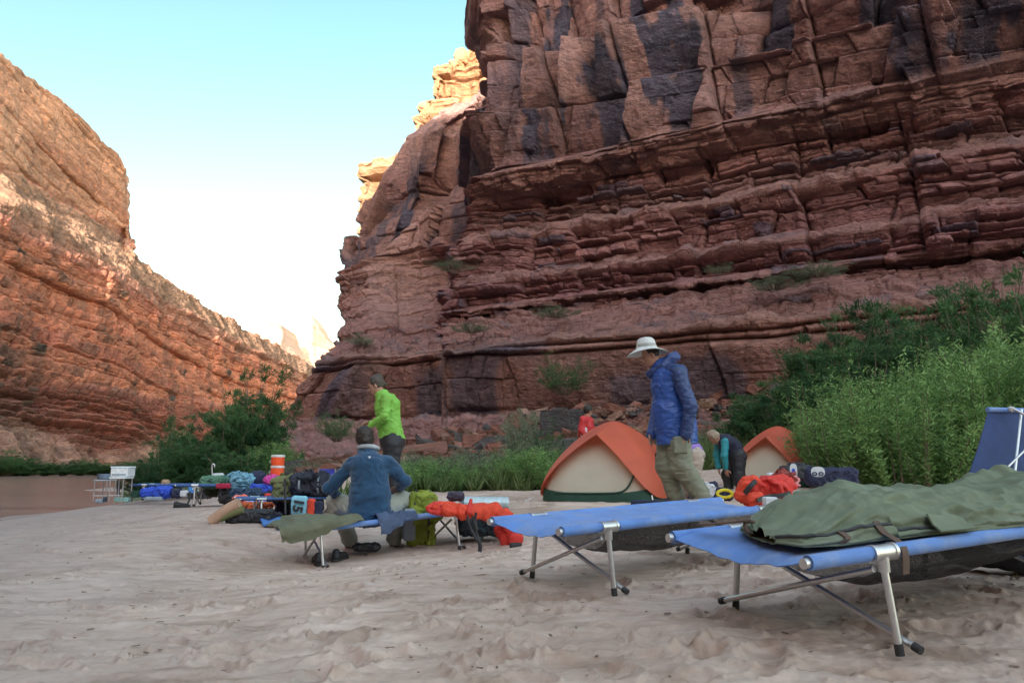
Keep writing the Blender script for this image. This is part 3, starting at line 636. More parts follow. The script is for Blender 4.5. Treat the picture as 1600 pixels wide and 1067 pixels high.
def leaves(name, p, d, L, w, m, parent, tint, rs, flat=.3):
    n = len(p); d = d / (np.linalg.norm(d, axis=1)[:, None] + 1e-9); q = rs.normal(size=(n, 3)); s_ = np.cross(d, q); s_ /= np.linalg.norm(s_, axis=1)[:, None] + 1e-9
    L = np.broadcast_to(L, n)[:, None] * rs.uniform(.6, 1.3, (n, 1)); w = np.broadcast_to(w, n)[:, None] * rs.uniform(.7, 1.3, (n, 1)); nrm = np.cross(d, s_)
    v = np.stack([p, p + d * L * .45 + s_ * w / 2 + nrm * L * .05, p + d * L - nrm * L * .08, p + d * L * .45 - s_ * w / 2 + nrm * L * .05], 1).reshape(-1, 3)
    o = mesh(name, v, np.arange(4 * n).reshape(n, 4), m, parent, False); attr(o, 'tint', np.repeat(np.clip(tint, 0, 1), 4)); return o
BARK = M_('grey_brown_bark', (.16, .12, .09), .9, var=.3)
def bush(name, seed, style, mat):
    """unit-ish bush of about 1 m height and 1 m width (scaled per copy)"""
    rs = np.random.RandomState(seed); root = empty(name); st = MB(); P0 = []; D0 = []; T0 = []
    cfg = dict(willow=(125, 110, .047, .0120, .22, .5), tamarisk=(85, 520, .044, .008, .42, .75), scrub=(50, 120, .05, .010, .5, .9), tall=(26, 120, .05, .010, .2, .6))[style]
    ns, nl, L, w, spread, fork = cfg
    for i in range(ns):
        a = rs.uniform(0, 6.283); r0 = .06 if style != 'willow' else .42 * math.sqrt(rs.rand()); b0 = np.array([math.cos(a) * r0, math.sin(a) * r0, 0])
        out = np.array([math.cos(a), math.sin(a), 0]) * (spread * rs.uniform(.1, 1.25)); h = rs.uniform(.5, 1.0) * (1 - .28 * np.linalg.norm(out) / spread) + (.12 * rs.normal() if style != 'willow' else .07 * rs.normal())
        k = 7; t = np.linspace(0, 1, k)[:, None]; wob = np.cumsum(rs.normal(0, .014, (k, 3)), 0)
        pts = b0 + out * t ** (1.2 if style != 'scrub' else .8) + np.array([0, 0, h]) * t + wob * t
        if style == 'tamarisk': pts[:, 2] -= .10 * t[:, 0] ** 3 * rs.rand()
        if i % (3 if style == 'willow' else 1) == 0: st.tube(pts, np.linspace(.007 if style != 'tamarisk' else .012, .002, k), 4, False)
        cl = rs.rand() * .5 + .15
        if style in ('tamarisk', 'scrub', 'tall'):
            nb = 11; 
            for j in range(nb):
                tb = rs.uniform(.25, 1); q = np.array([np.interp(tb, t[:, 0], pts[:, c]) for c in range(3)]); a2 = a + rs.normal(0, 1.1)
                dv = np.array([math.cos(a2), math.sin(a2), rs.uniform(-.1, .9)]); dv /= np.linalg.norm(dv); Lb = rs.uniform(.07, .2) * (1.15 - .4 * tb)
                m_ = nl // nb; u = rs.uniform(.1, 1, m_)[:, None]; pp = q + dv * Lb * u + rs.normal(0, .014, (m_, 3)); pp[:, 2] -= .03 * (u[:, 0] ** 2)
                P0.append(pp); D0.append(dv * .8 + rs.normal(0, .55, (m_, 3)) + np.array([0, 0, .25])); T0.append(np.full(m_, cl + rs.uniform(-.15, .3)) + rs.normal(0, .1, m_))
        else:
            u = rs.uniform(.12, 1, nl); pp = np.stack([np.interp(u, t[:, 0], pts[:, c]) for c in range(3)], 1) + rs.normal(0, .02, (nl, 3))
            ang = rs.uniform(0, 6.283, nl); D0.append(np.stack([np.cos(ang), np.sin(ang), rs.uniform(.1, 1.1, nl)], 1)); P0.append(pp); T0.append(np.full(nl, cl) + rs.normal(0, .16, nl) + .25 * u)
    leaves('foliage', np.concatenate(P0), np.concatenate(D0), L, w, mat, root, np.concatenate(T0), rs)
    st.build('stems', BARK, root, False); return root
LW = leaf_mat('willow_leaf', (.05, .135, .035), (.29, .47, .16)); LT = leaf_mat('tamarisk_leaf', (.025, .080, .034), (.125, .25, .09)); LS = leaf_mat('sage_leaf', (.10, .135, .085), (.30, .36, .24)); LG = leaf_mat('grass_blade', (.05, .11, .02), (.34, .40, .20))
PRO = {}
def plant(kind, px, y, h, wd, label, cat='shrub', group=None, rz=None, z=None, name=None):
    key = kind
    if key not in PRO:
        st, m, nm, nv = dict(willow=('willow', LW, 'willow_bush', 3), tamarisk=('tamarisk', LT, 'tamarisk_tree', 3), scrub=('scrub', LS, 'desert_shrub', 2), green=('scrub', LT, 'green_shrub', 1), tall=('tall', LS, 'slender_shrub', 1))[kind]
        PRO[key] = [[bush(nm, 40 + 7 * i + len(kind), st, m), False] for i in range(nv)]
    v = PRO[key][plant.n % len(PRO[key])]; plant.n += 1
    o = v[0] if not v[1] else copy_tree(v[0]); v[1] = True
    x = (px - 800) / F * y * (1.0 / 1.0) * .985; zz = (float(surf(x, y)[0]) if z is None else z) - .03
    o.location = (x, y, zz); o.rotation_euler = (0, 0, plant.n * 1.7 if rz is None else rz); o.scale = (wd, wd, h)
    if name: o.name = name
    tag(o, label, cat, group); return o
plant.n = 0
GT = 'tamarisk trees between the tents and the cliff'
for px, y, h, wd, lb in ((1232, 19, 2.2, 2.8, 'dark tamarisk nearest the orange tents, low and spreading at the left end of the thicket'), (1300, 19.5, 3.4, 3.2, 'dark feathery tamarisk rising behind the second tent'),
    (1350, 18, 2.6, 3.0, 'lower dark tamarisk just behind the bright willow on its left side'), (1395, 21, 4.0, 3.6, 'tall tamarisk whose round top stands out against the red ledges'), (1460, 18.5, 3.2, 3.2, 'dark tamarisk in the dip between the two tall tops of the thicket'),
    (1535, 19.5, 3.3, 3.2, 'dark tamarisk behind the middle of the bright willow'), (1575, 20.5, 3.9, 3.4, 'tallest tamarisk, reaching highest up the cliff near the right edge'), (1660, 18.5, 3.4, 3.6, 'tall tamarisk cut by the right edge of the photo'), (1780, 18, 3.4, 3.8, 'tamarisk beyond the right edge of the thicket')):
    plant('tamarisk', px, y, h, wd, lb, 'tree', GT)
GW = 'bright willow bushes right of the tents'
wl = [(1322, 13.4, 1.7, 1.6, 'bright green willow bush beside the right flank of the second tent'), (1352, 12.6, 1.85, 1.9, 'low bright willow bush, second from the tents'), (1405, 13.6, 2.2, 2.0, 'leafy willow bush above the foot of the sleeping bag cover, third from the tents'),
    (1440, 12.0, 1.75, 1.9, 'front willow bush right above the middle of the green bag cover'), (1480, 13.2, 2.3, 2.1, 'tall willow bush left of the upended blue cot'), (1530, 12.4, 2.35, 2.1, 'willow bush directly behind the upended blue cot'),
    (1590, 13.2, 2.6, 2.2, 'tallest willow bush, its top seen above the upended cot at the right edge'), (1650, 12.0, 2.5, 2.2, 'willow bush just cut by the right edge of the photo'), (1370, 14.9, 2.2, 2.2, 'darker willow bush at the back where the tamarisks begin'), (1560, 15.0, 3.0, 2.4, 'willow bush at the back below the tallest tamarisk'), (1760, 12.5, 2.5, 2.4, 'willow bush beyond the right edge')]
for px, y, h, wd, lb in wl: plant('willow', px, y, h, wd, lb, 'bush', GW)
GL = 'shrubs at the river end of the beach'
for px, y, h, wd, lb in ((395, 30, 4.5, 3.2, 'biggest dark green shrub at the foot of the cliff, left of the orange drum'), (345, 29, 3.3, 3.0, 'broad dark shrub left of the biggest one by the beach'), (308, 28, 2.4, 2.6, 'low rounded shrub behind the heap of blue bags'),
    (268, 36, 3.7, 1.8, 'wispy tamarisk with two thin tops'), (290, 37, 3.2, 1.6, 'small wispy tamarisk between the thin topped one and the broad shrubs'), (248, 27, 1.7, 2.2, 'leftmost low shrub on the near bank, right behind the kitchen tables'), (425, 27, 1.7, 1.6, 'light green bush directly behind the orange drum'), (375, 26, 1.3, 2.2, 'low front shrub above the heaped cots')):
    plant('tamarisk' if px != 425 else 'willow', px, y, h, wd, lb, 'shrub', GL)
GF = 'shrubs along the far river bank'
for i, (px, h) in enumerate(((-30, 3.2), (12, 3.8), (38, 3.0), (70, 2.4), (98, 2.2), (125, 2.8), (150, 2.6), (176, 2.2), (205, 2.6), (228, 2.2))):
    plant('tamarisk', px, 116 + i * 2.4, h, 5.0, 'dark shrub on the far bank, %s' % ['cut by the left edge of the photo', 'tallest of the row near the left edge', 'in the left third of the row', 'low one left of the middle of the row', 'lowest one in the middle of the row', 'right above the kitchen tables', 'just right of the kitchen tables', 'small one near the right end of the row', 'where the row meets the near shrubs', 'half hidden behind the near bank'][i], 'shrub', GF, z=-.75)
plant('tall', 808, 22, 2.2, 1.7, 'slender grey green shrub with loose upright twigs on the rocky slope', 'shrub'); plant('tall', 822, 23, 2.4, 1.2, 'thin grey shrub standing against the right side of the slender one', 'shrub')
plant('green', 840, 23, 1.5, 1.1, 'dense dark green shrub on the slope right of the slender grey one', 'shrub')
plant('green', 524, 27, 1.2, 1.3, 'small green shrub on the ledges left of the woman in green', 'shrub', z=1.6)
a_ = plan(888, 1.6); plant('green', 884, a_[1], 2.1, 2.2, 'round green bush clinging to the brown rock band above the red tent', 'shrub', z=4.1)
def tuft(px, y, h, w, lb, z=None): plant('scrub', px, y, h, w, lb, 'shrub', 'grey shrubs on the rocky slope', z=z)
for px, y, h, w, lb in ((470, 24, .7, 1.3, 'grey green shrub right of the orange drum'), (500, 26, .6, 1.2, 'pale shrub on the sandy bank behind the blue chair'), (640, 19, .9, 1.6, 'pale grey green shrub beside the woman in the green shirt'), (680, 20, .8, 1.9, 'pale spreading shrub at the back of the grass band, left part'), (727, 20, .9, 1.8, 'pale spreading shrub at the back of the grass band, middle part'),
    (775, 19, .8, 1.7, 'pale shrub at the back of the grass band below the slender shrub'), (865, 21, .9, 1.5, 'grey shrub just left of the person in red'), (1105, 22, 1.1, 1.8, 'pale grey shrub right of the man in the blue jacket'), (1150, 21, 1.3, 2.2, 'broad pale shrub above the bending person in the dark vest'), (1195, 23, 1.2, 2.0, 'pale shrub between the bending person and the tamarisks'), (970, 24, 1.1, 2.0, 'grey shrub on the slope above the large tent'), (940, 26, 1.0, 2.0, 'grey shrub higher on the slope, left of the hat')):
    tuft(px, y, h, w, lb)
for px, o, z, h, w, lb in ((735, -2.2, 8.0, .7, 2.0, 'pale shrub on the ledge above the brown band, left of centre'), (560, -2.0, 7.9, .8, 1.8, 'pale tuft on the lowest ledge near the cliff corner'), (870, -2.6, 8.4, .7, 2.2, 'pale shrub on the ledge above the round green bush'), (1225, -2.6, 8.6, .8, 2.4, 'pale shrub on the high ledge right of the hat'), (1300, -2.8, 9.0, .8, 2.2, 'pale shrub high on the ledge above the tamarisks'), (1140, -3.6, 9.9, .5, 1.2, 'little green tuft on the upper ledge right of the hat'), (700, -3.8, 12.1, .6, 2.4, 'thin green tuft on the upper ledge near the cliff corner')):
    a_ = plan(px, o + 1.0); tuft(px, a_[1], h, w, lb, z)
GB = 'low bushes mixed into the grass band'
for px, y, h, w, k_, lb in ((622, 15.0, .75, 1.3, 'willow', 'bright green bush in the grass right behind the lime backpack'), (655, 16.4, .85, 1.5, 'scrub', 'pale bush in the left part of the grass band'), (700, 15.6, .7, 1.6, 'willow', 'leafy green bush left of the middle of the grass band'), (742, 16.8, .95, 1.9, 'scrub', 'pale bush in the middle of the grass band'), (788, 15.9, .75, 1.5, 'scrub', 'grey green bush right of the middle of the grass band'),
    (822, 15.4, .8, 1.5, 'willow', 'green bush in the right part of the grass band'), (860, 15.2, .95, 1.6, 'willow', 'green bush where the grass band meets the large tent'), (846, 17.0, 1.1, 1.6, 'green', 'dark green bush behind the right part of the grass band'), (884, 16.0, 1.0, 1.4, 'green', 'dark bush just left of the top of the large tent')):
    plant(k_, px, y, h, w, lb, 'bush', GB)
# grass band and small ground cover
def grass(name, region, n, hgt, seed, label, mat=LG, wd=.012, lean=.35):
    rs = np.random.RandomState(seed); x, y = region(rs, n); z = gz(x, y) - .02; d = rs.normal(0, lean, (n, 3)); d[:, 2] = 1; d[:, 0] += .5 * vn2(x * 2.2, y * 2.2, seed + 9)
    cl = vn2(x * 1.1, y * 1.1, seed); h = hgt * rs.uniform(.35, 1.1, n) * (.85 + .55 * cl + .35 * vn2(x * 3.1, y * 3.1, seed + 3))
    o = leaves(name, np.stack([x, y, z], 1), d, h, wd * (1 + y / 14), mat, None, .35 + .3 * vn2(x * .8 + 7, y * .8, seed + 1) + .45 * (y - y.mean()) / (np.ptp(y) + .1) + rs.normal(0, .16, n), rs); tag(o, label, 'grass', kind='stuff')
def band(rs, n):
    px = np.concatenate([rs.uniform(612, 905, n * 2 // 3), rs.normal(690, 60, n - n * 2 // 3)]); y = 14.4 + .8 * np.abs(vn2(px * .05, px * 0, 8)) + rs.uniform(0, 1, n) ** 1.3 * 4.2 + .5 * vn2(px * .03, px * 0, 3); return (px - 800) / F * y, y
grass('riverside_grass', band, 40000, .46, 5, 'band of tall green grass between the sand and the rocky slope')
def band2(rs, n):
    px = rs.uniform(1095, 1215, n); y = rs.uniform(17.5, 21, n); return (px - 800) / F * y, y
grass('riverside_grass', band2, 9000, .8, 6, 'green grass behind the two bending people')
def band3(rs, n):
    px = np.concatenate([rs.uniform(215, 470, n // 2), rs.uniform(940, 1230, n - n // 2)]); y = np.where(px < 500, rs.uniform(23, 27, n), rs.uniform(19, 27, n)); return (px - 800) / F * y, y
grass('low_ground_cover', band3, 9000, .35, 7, 'sparse low plants on the ground behind the camp', LS, .02, .8)
def band4(rs, n):
    px = rs.uniform(-100, 235, n); y = rs.uniform(113, 124, n); return (px - 800) / F * y, y
# ------------------------------------------------------------------ boulders at the foot of the cliff
import bmesh
def boulder(name, c, size, seed, col, label, parent=None, group='boulders at the foot of the cliff', rz=0.0):
    rs = np.random.RandomState(seed); bm = bmesh.new(); k = 13
    for i in range(k):
        v = rs.uniform(-1, 1, 3); v = np.sign(v) * np.abs(v) ** .35; bm.verts.new(v)
    bmesh.ops.convex_hull(bm, input=bm.verts); bmesh.ops.delete(bm, geom=[v for v in bm.verts if not v.link_faces], context='VERTS')
    bmesh.ops.bevel(bm, geom=list(bm.edges), offset=.05, segments=1, affect='EDGES'); bmesh.ops.triangulate(bm, faces=bm.faces); bmesh.ops.subdivide_edges(bm, edges=bm.edges, cuts=3, use_grid_fill=True)
    v = np.array([x.co[:] for x in bm.verts]); n = np.array([x.normal[:] for x in bm.verts]); v = v * np.array(size) / 2 + n * (fbm3(v * 1.7 + seed, 4, seed)[:, None] * .05 * min(size))
    f = [tuple(q.index for q in x.verts) for x in bm.faces]; bm.verts.ensure_lookup_table(); bm.free()
    o = mesh(name, v, f, MR, parent, False); color_attr(o, np.array(col) * (.85 + .3 * (fbm3(v * .8, 2, seed) > 0))[:, None] * np.ones(3)); o.location = c; o.rotation_euler = (rs.normal(0, .1), rs.normal(0, .1), rz)
    return tag(o, label, 'rock', group)
red_ = (.36, .17, .13); blu = (.13, .12, .12); brn = (.28, .17, .12)
for i, (px, y, py, w, h, c_, lb) in enumerate(((462, 27, 707, 1.5, .8, blu, 'blue grey slab at the left end of the ledges, above the orange drum'), (495, 27, 718, 1.3, .7, brn, 'brown boulder below the small green shrub'), (532, 26, 712, .9, .5, blu, 'dark square block right of the small green shrub'), (455, 33, 655, 1.2, 1.2, blu, 'dark boulder leaning at the very corner of the cliff'),
    (545, 25, 722, .9, .5, red_, 'low reddish block just left of the seated man'), (868, 33, 612, 1.3, 1.6, blu, 'big blue black boulder under the round green bush'), (905, 34, 617, 1.5, 1.2, blu, 'dark boulder against the cliff right of the big blue black one'), (940, 33, 622, 1.1, .8, red_, 'reddish boulder left of the man in the hat'),
    (700, 30, 676, 2.4, .8, blu, 'long dark rock on the slope right of the woman in green'), (742, 30, 682, 1.0, 1.0, red_, 'square red block at the end of the long dark rock'), (765, 30, 688, 1.3, .9, blu, 'dark boulder next to the square red block'), (880, 26, 672, 2.0, 1.0, blu, 'dark slab left of the person in red'), (820, 25, 692, 2.2, .7, red_, 'flat red slab behind the grass band'), (640, 29, 690, 3.0, .8, red_, 'broad red slab behind the woman in green'),
    (1175, 28, 612, 1.3, .9, blu, 'dark rock at the cliff foot right of the man in the hat'), (1120, 27, 640, 1.6, .7, red_, 'red slab right of the blue jacket'), (1165, 26, 655, 1.4, .6, red_, 'red slab above the bending person'))):
    p = P(px, py, y); high = lb.startswith('overhanging')
    if not high: p[2] = surf(p[0], p[1])[0] + h * .25
    boulder('boulder', p, (w, w * .8, h), 50 + i, c_, lb)
rs = np.random.RandomState(77)
cube = np.array([(x, y, z) for x in (-1, 1) for y in (-1, 1) for z in (-1, 1)], float); cf = np.array([(0, 1, 3, 2), (4, 6, 7, 5), (0, 4, 5, 1), (2, 3, 7, 6), (0, 2, 6, 4), (1, 5, 7, 3)])
n = 6500; px = rs.uniform(425, 1240, n); y = rs.uniform(22.5, 36, n); x = (px - 800) / F * y; z = surf(x, y); ok = z < 4.4; x, y, z, px = x[ok], y[ok], z[ok], px[ok]; n = len(x)
sz = .05 + .42 * rs.rand(n) ** 3.4; V = cube[None] * rs.uniform(.5, 1, (n, 8, 3)) * (sz[:, None] * np.array([1, .8, .5]))[:, None, :]; a = rs.uniform(0, 6.3, n); ca, sa = np.cos(a)[:, None], np.sin(a)[:, None]; ti = rs.normal(0, .3, n)[:, None]
V = np.stack([V[..., 0] * ca - V[..., 1] * sa, V[..., 0] * sa + V[..., 1] * ca, V[..., 2] + ti * V[..., 0]], -1) + np.stack([x, y, z + sz * .15], 1)[:, None, :]
pal = np.array([red_, red_, brn, blu, (.45, .28, .22)]); cc = pal[rs.randint(0, 5, n)] * rs.uniform(.8, 1.2, (n, 1))
o = mesh('rubble', V.reshape(-1, 3), (cf[None] + 8 * np.arange(n)[:, None, None]).reshape(-1, 4), MR, None, False); color_attr(o, np.repeat(cc, 8, 0)); tag(o, 'scattered broken rock on the ledges at the foot of the cliff', 'rubble', kind='stuff')
# ------------------------------------------------------------------ materials of the gear
def px_c(r, g, b, k=1.35):
    f = lambda v: min(.9, ((v / 255 + .055) / 1.055) ** 2.4 * k); return (f(r), f(g), f(b))
ALU = M_('brushed_aluminium', (.62, .62, .62), .38, .9, .08, 30); CAPM = M_('black_rubber', (.03, .03, .032), .7)
CBLUE = M_('blue_cot_cloth', (.095, .225, .57), .66, var=.16, sc=7, bmp=.5, bsc=420, sheen=.2, c2=(.17, .27, .52), c2s=5.0)
OLV = M_('olive_canvas', (.135, .165, .105), .75, var=.16, sc=5, bmp=.35, bsc=350, c2=(.17, .20, .145), c2s=3.0)
BLK = M_('black_nylon', (.022, .023, .028), .6, var=.3); BRN = M_('brown_webbing', (.10, .062, .045), .8)
def cloth(n, *c, k=1.35, rough=.75, **kw): return M_(n, px_c(*c, k=k), rough, var=kw.pop('var', .14), sc=kw.pop('sc', 9), bmp=.2, bsc=300, **kw)
NAVY = cloth('navy_fabric', 30, 34, 60); REDM = cloth('red_fabric', 190, 52, 45, k=1.2); ORG = cloth('orange_fabric', 215, 70, 45, k=1.0); GRY = cloth('grey_fabric', 120, 130, 140)
WHT = cloth('white_fabric', 205, 210, 216, k=1.0); LGRN = cloth('lime_green_fabric', 118, 130, 40, k=1.2); CYAN = cloth('pale_blue_fabric', 104, 150, 172, k=1.1); RBLU = cloth('royal_blue_fabric', 40, 70, 170)
MAG = cloth('magenta_fabric', 175, 60, 135); TEALG = cloth('dull_green_fabric', 70, 105, 85); OLB = cloth('olive_fabric', 98, 102, 66); BGRY = cloth('blue_grey_fabric', 60, 74, 100); SLV = M_('silver_foil', (.45, .55, .58), .35, .3, .15, 20); YEL = cloth('yellow_fabric', 205, 190, 50); DGN = cloth('dark_green_fabric', 24, 58, 46); SALM = cloth('salmon_fabric', 205, 105, 88); BRNO = cloth('brown_orange_fabric', 165, 78, 40)
mm, t, b = nodes('black_mesh_netting'); co = obco(t); b.inputs['Base Color'].default_value = (.012, .012, .014, 1); b.inputs['Roughness'].default_value = .8
tr = nn(t, 'ShaderNodeBsdfTransparent'); mx = nn(t, 'ShaderNodeMixShader'); t.links.new(ramp(t, noise_(t, 260, 2, .5, co), [(.42, (.55, .55, .55)), (.5, (.08, .08, .08))]), mx.inputs[0]); t.links.new(b.outputs[0], mx.inputs[1]); t.links.new(tr.outputs[0], mx.inputs[2]); t.links.new(mx.outputs[0], t.nodes['Material Output'].inputs[0]); NET = mm

def rot_zxy(rz, rx, ry): return (Matrix.Rotation(rz, 3, 'Z') @ Matrix.Rotation(rx, 3, 'X') @ Matrix.Rotation(ry, 3, 'Y')).to_euler('XYZ')
def make_cot(L, W, H, a, seed, net=True, mat=CBLUE):
    root = empty('camp_cot'); rs = np.random.RandomState(seed)
    nu, nv = 90, 26; u = np.linspace(-1, 1, nu)[:, None]; v = np.linspace(-1, 1, nv)[None, :]
    endc = .055 * (1 - v ** 2) * np.abs(u) ** 6 * np.sign(u)
    X = u * L / 2 - endc; Y = v * (W / 2 - .002) + 0 * u; Z = H + .012 - .022 * (1 - v ** 2) - .05 * np.abs(u) ** 14 * (1 - .7 * v ** 2) + (.005 * fbm2(X * 6, Y * 9, 3, seed) + .003 * np.sin(Y * 60 + X * 3) * np.exp(-((np.abs(u) - .97) / .12) ** 2)) * (1 - v ** 2)
    cv = MB().sheet(np.stack([X, Y, Z], -1), .004)
    for s in (-1, 1):
        segs = ((-L / 2 + .01, -a - .075), (-a + .075, a - .075), (a + .075, L / 2 - .01))
        for x0, x1 in segs: cv.tube([(x0 + (x1 - x0) * q, s * W / 2, H - .008) for q in np.linspace(0, 1, 8)], .026, 14)
        cv.tube([(x, s * W / 2, H - .004) for x in (-L / 2 + .01, L / 2 - .01)], .0235, 12)
    cv.build('canvas', mat, root)
    for s in (-1, 1): MB().tube([(-L / 2 - .012, s * W / 2, H - .008), (L / 2 + .012, s * W / 2, H - .008)], .0185, 12).build('side_rail', ALU, root)
    for ex in (-1, 1):
        x = ex * a
        for s in (-1, 1):
            k = MB(); k.tube([(x - .052, s * W / 2, H - .008), (x + .052, s * W / 2, H - .008)], .0285, 16); k.tube([(x - .06, s * W / 2, H - .008), (x - .045, s * W / 2, H - .008)], .032, 16); k.tube([(x + .045, s * W / 2, H - .008), (x + .06, s * W / 2, H - .008)], .032, 16)
            k.tube([(x, s * (W / 2 + .004), H - .01), (x, s * (W / 2 + .006), H - .075)], .021, 12); k.build('clamp', ALU, root)
            foot = np.array([x, s * (W / 2 + .045), .012]); top = np.array([x, s * (W / 2 + .004), H - .05])
            lg = MB().tube([top, foot + (top - foot) * .06], .0135, 12).build('leg', ALU, root)
            MB().tube([foot + (top - foot) * .13, foot], [.0155, .016], 12).build('foot_cap', CAPM, lg)
            xo = x - ex * .0 + (-.032 if s > 0 else .032)
            p0 = np.array([xo, s * (W / 2 + .085), .045]); p1 = np.array([xo, -s * (W / 2 - .01), H - .065])
            br = MB().tube([p0, p1], .0115, 12).build('cross_brace', ALU, root)
            d_ = (p0 - p1) / np.linalg.norm(p0 - p1); MB().tube([p0 - d_ * .01, p0 + d_ * .022], .0155, 12).build('end_cap', CAPM, br)
    if net:
        nu, nv = 60, 20; u = np.linspace(0, 1, nu)[:, None]; v = np.linspace(0, 1, nv)[None, :]
        dep = .19 * (1 - .30 * (2 * u - 1) ** 2)
        X = (-a + .03) + (2 * a - .10) * u + .05 * np.sin(v * 3.14) * np.cos(u * 3.14); Y = -W / 2 + .02 + (W - .06) * v + 0 * u; Z = H - .03 - dep * np.sin(np.pi * v) ** .55 + .010 * fbm2(u * 9, v * 4, 3, seed)
        MB().sheet(np.stack([X, Y, Z], -1)).build('storage_net', NET, root)
    return root
def place(o, p, e): o.location = Vector(p); o.rotation_euler = e; return o
G3 = 'blue camp cots on the sand'
cotN = tag(place(make_cot(2.017, .735, .368, .634, 1), (1.745, 3.523, .130), rot_zxy(.46, .036, -.051)), 'nearest blue camp cot, with the green sleeping bag cover lying on it', 'cot', G3)
cotM = tag(place(make_cot(2.16, .56, .37, .73, 2), (.885, 4.95, .100), rot_zxy(.70, .037, -.026)), 'empty blue camp cot in the middle, black net hanging under it', 'cot', G3)
cotL = tag(place(make_cot(2.006, .686, .402, .707, 3, False), (-1.345, 8.373, -.185), rot_zxy(.463, -.008, -.085)), 'blue camp cot that the seated man in the navy fleece sits on', 'cot', G3)
def cot_pt(o, x, y, z):
    return np.array((Matrix.Translation(o.location) @ o.rotation_euler.to_matrix().to_4x4()) @ Vector((x, y, z)))
def inlocal(o, c): c.location = o.location; c.rotation_euler = o.rotation_euler; return c

# ---- green bivy cover on the nearest cot
H_ = .368 + .012; nu, nv = 420, 200
u = np.linspace(0, 1, nu)[:, None]; th = np.linspace(0, 2 * math.pi, nv, endpoint=False)[None, :]
x = -.86 + 2.11 * u
UM = lambda L_: [0] + [(-.70 + 1.95 * q + .86) / 2.11 for q in L_[1:]]
hh = np.interp(u[:, 0], UM([0, .0, .05, .11, .20, .30, .42, .55, .64, .70, .76, .82, .90, .97, 1.0]), [.02, .075, .125, .155, .170, .150, .118, .10, .10, .125, .150, .145, .12, .09, .02])[:, None]
ww = np.interp(u[:, 0], [0, .02, .07, .2, .5, .75, .95, 1.0], [.10, .24, .30, .33, .335, .345, .31, .1])[:, None]
ce = np.cos(th); se = np.sin(th); y = ww * np.sign(ce) * np.abs(ce) ** .75; zz = np.where(se > 0, hh * np.abs(se) ** (1.15 + .6 * (u > .2)), -.012 * np.abs(se) ** .5)
y = y + .03 * np.sin(u * 9) - .02; x = x + .30 * y * (1 - u) ** 3
top = np.clip(se, 0, 1) ** .4
sh = u * 5.5 + 0 * th
arc = th * .8
rd = lambda q: 1 - np.abs(q) * 2
fold = .017 * rd(vn2(sh * 1.2 + arc * .8, arc * 3.2 - sh * .7, 5)) + .010 * rd(vn2(sh * 2.5 - arc * 2.0, arc * 5 + sh * 1.5, 6)) + .006 * fbm2(sh * 7, arc * 12, 3, 7)
lng = .018 * np.clip(vn2(sh * .7, arc * 7 + 1.5 * np.sin(sh), 9), -.6, 1); rad = .022 * np.exp(-((u - .79) / .09) ** 2) * vn2(u * 40, arc * 2.5, 11) + .03 * np.exp(-((u - .72) / .03) ** 2) * np.exp(-((th - 3.6) / .9) ** 2) * -1
dsp = (fold + lng + rad) * np.sin(np.pi * np.clip(u * 1.0, .02, .98)) ** .3 * (.25 + top)
V = np.stack([x + .008 * fbm2(sh * 3, arc * 4, 2, 13), y + dsp * ce, H_ + .012 + zz + dsp * np.clip(se, -.1, 1)], -1)
f = grid_faces(nu, nv); jj = np.arange(nu - 1)[:, None] * nv + 0; cl = np.stack([jj[:, 0] + nv - 1, jj[:, 0] + 2 * nv - 1, jj[:, 0] + nv, jj[:, 0]], -1)
bv = empty('bivy_cover'); tag(bv, 'crumpled green sleeping bag cover stretched out on the nearest cot', 'sleeping bag')
mesh('cover', V.reshape(-1, 3), np.concatenate([f, cl]), OLV, bv, True); inlocal(cotN, bv)
def row(uu, ang): i = int(uu * (nu - 1)); j = int(ang / (2 * math.pi) * nv) % nv; return V[i, j]
zp = MB().tube([row(q, a_) + np.array([0, -.004, .002]) for q, a_ in zip(np.linspace(.004, .36, 40), np.interp(np.linspace(0, 1, 40), [0, .3, 1], [2.45, 2.72, 2.92]))], .0065, 8); zp.build('zip', BLK, bv); MB().tube([row(q, 2.35) + np.array([0, -.006, .0]) for q in np.linspace(.66, .74, 12)], .012, 8).build('pocket_slit', BLK, bv)
fl = MB().sheet(np.array([[row(q, a_) + np.array([0, -.012 - .01 * k, .004]) for k, a_ in enumerate(np.linspace(2.60, 2.98, 5))] for q in np.linspace(.27, .36, 14)]), .006); fl.build('pocket_flap', OLV, bv)
st = MB()
def belt(mb, pts, w=.03, th=.004, up=(0, 0, 1), wv=None):
    pts = np.asarray(pts, float); t_ = np.gradient(pts, axis=0); n_ = np.cross(t_, np.array(up)); n_ /= np.linalg.norm(n_, axis=1)[:, None] + 1e-9
    if wv is not None: n_ = np.broadcast_to(np.array(wv, float), pts.shape)
    mb.sheet(np.stack([pts - n_ * w / 2, pts + n_ * w / 2], 1), th)
def sm(pts, n=24):
    pts = np.asarray(pts, float); k = len(pts); tt = np.linspace(0, k - 1, n); out = []
    for t_ in tt:
        i = min(int(t_), k - 2); f_ = t_ - i; p0, p1, p2, p3 = pts[max(i - 1, 0)], pts[i], pts[i + 1], pts[min(i + 2, k - 1)]
        out.append(.5 * ((2 * p1) + (-p0 + p2) * f_ + (2 * p0 - 5 * p1 + 4 * p2 - p3) * f_ ** 2 + (-p0 + 3 * p1 - 3 * p2 + p3) * f_ ** 3))
    return np.array(out)
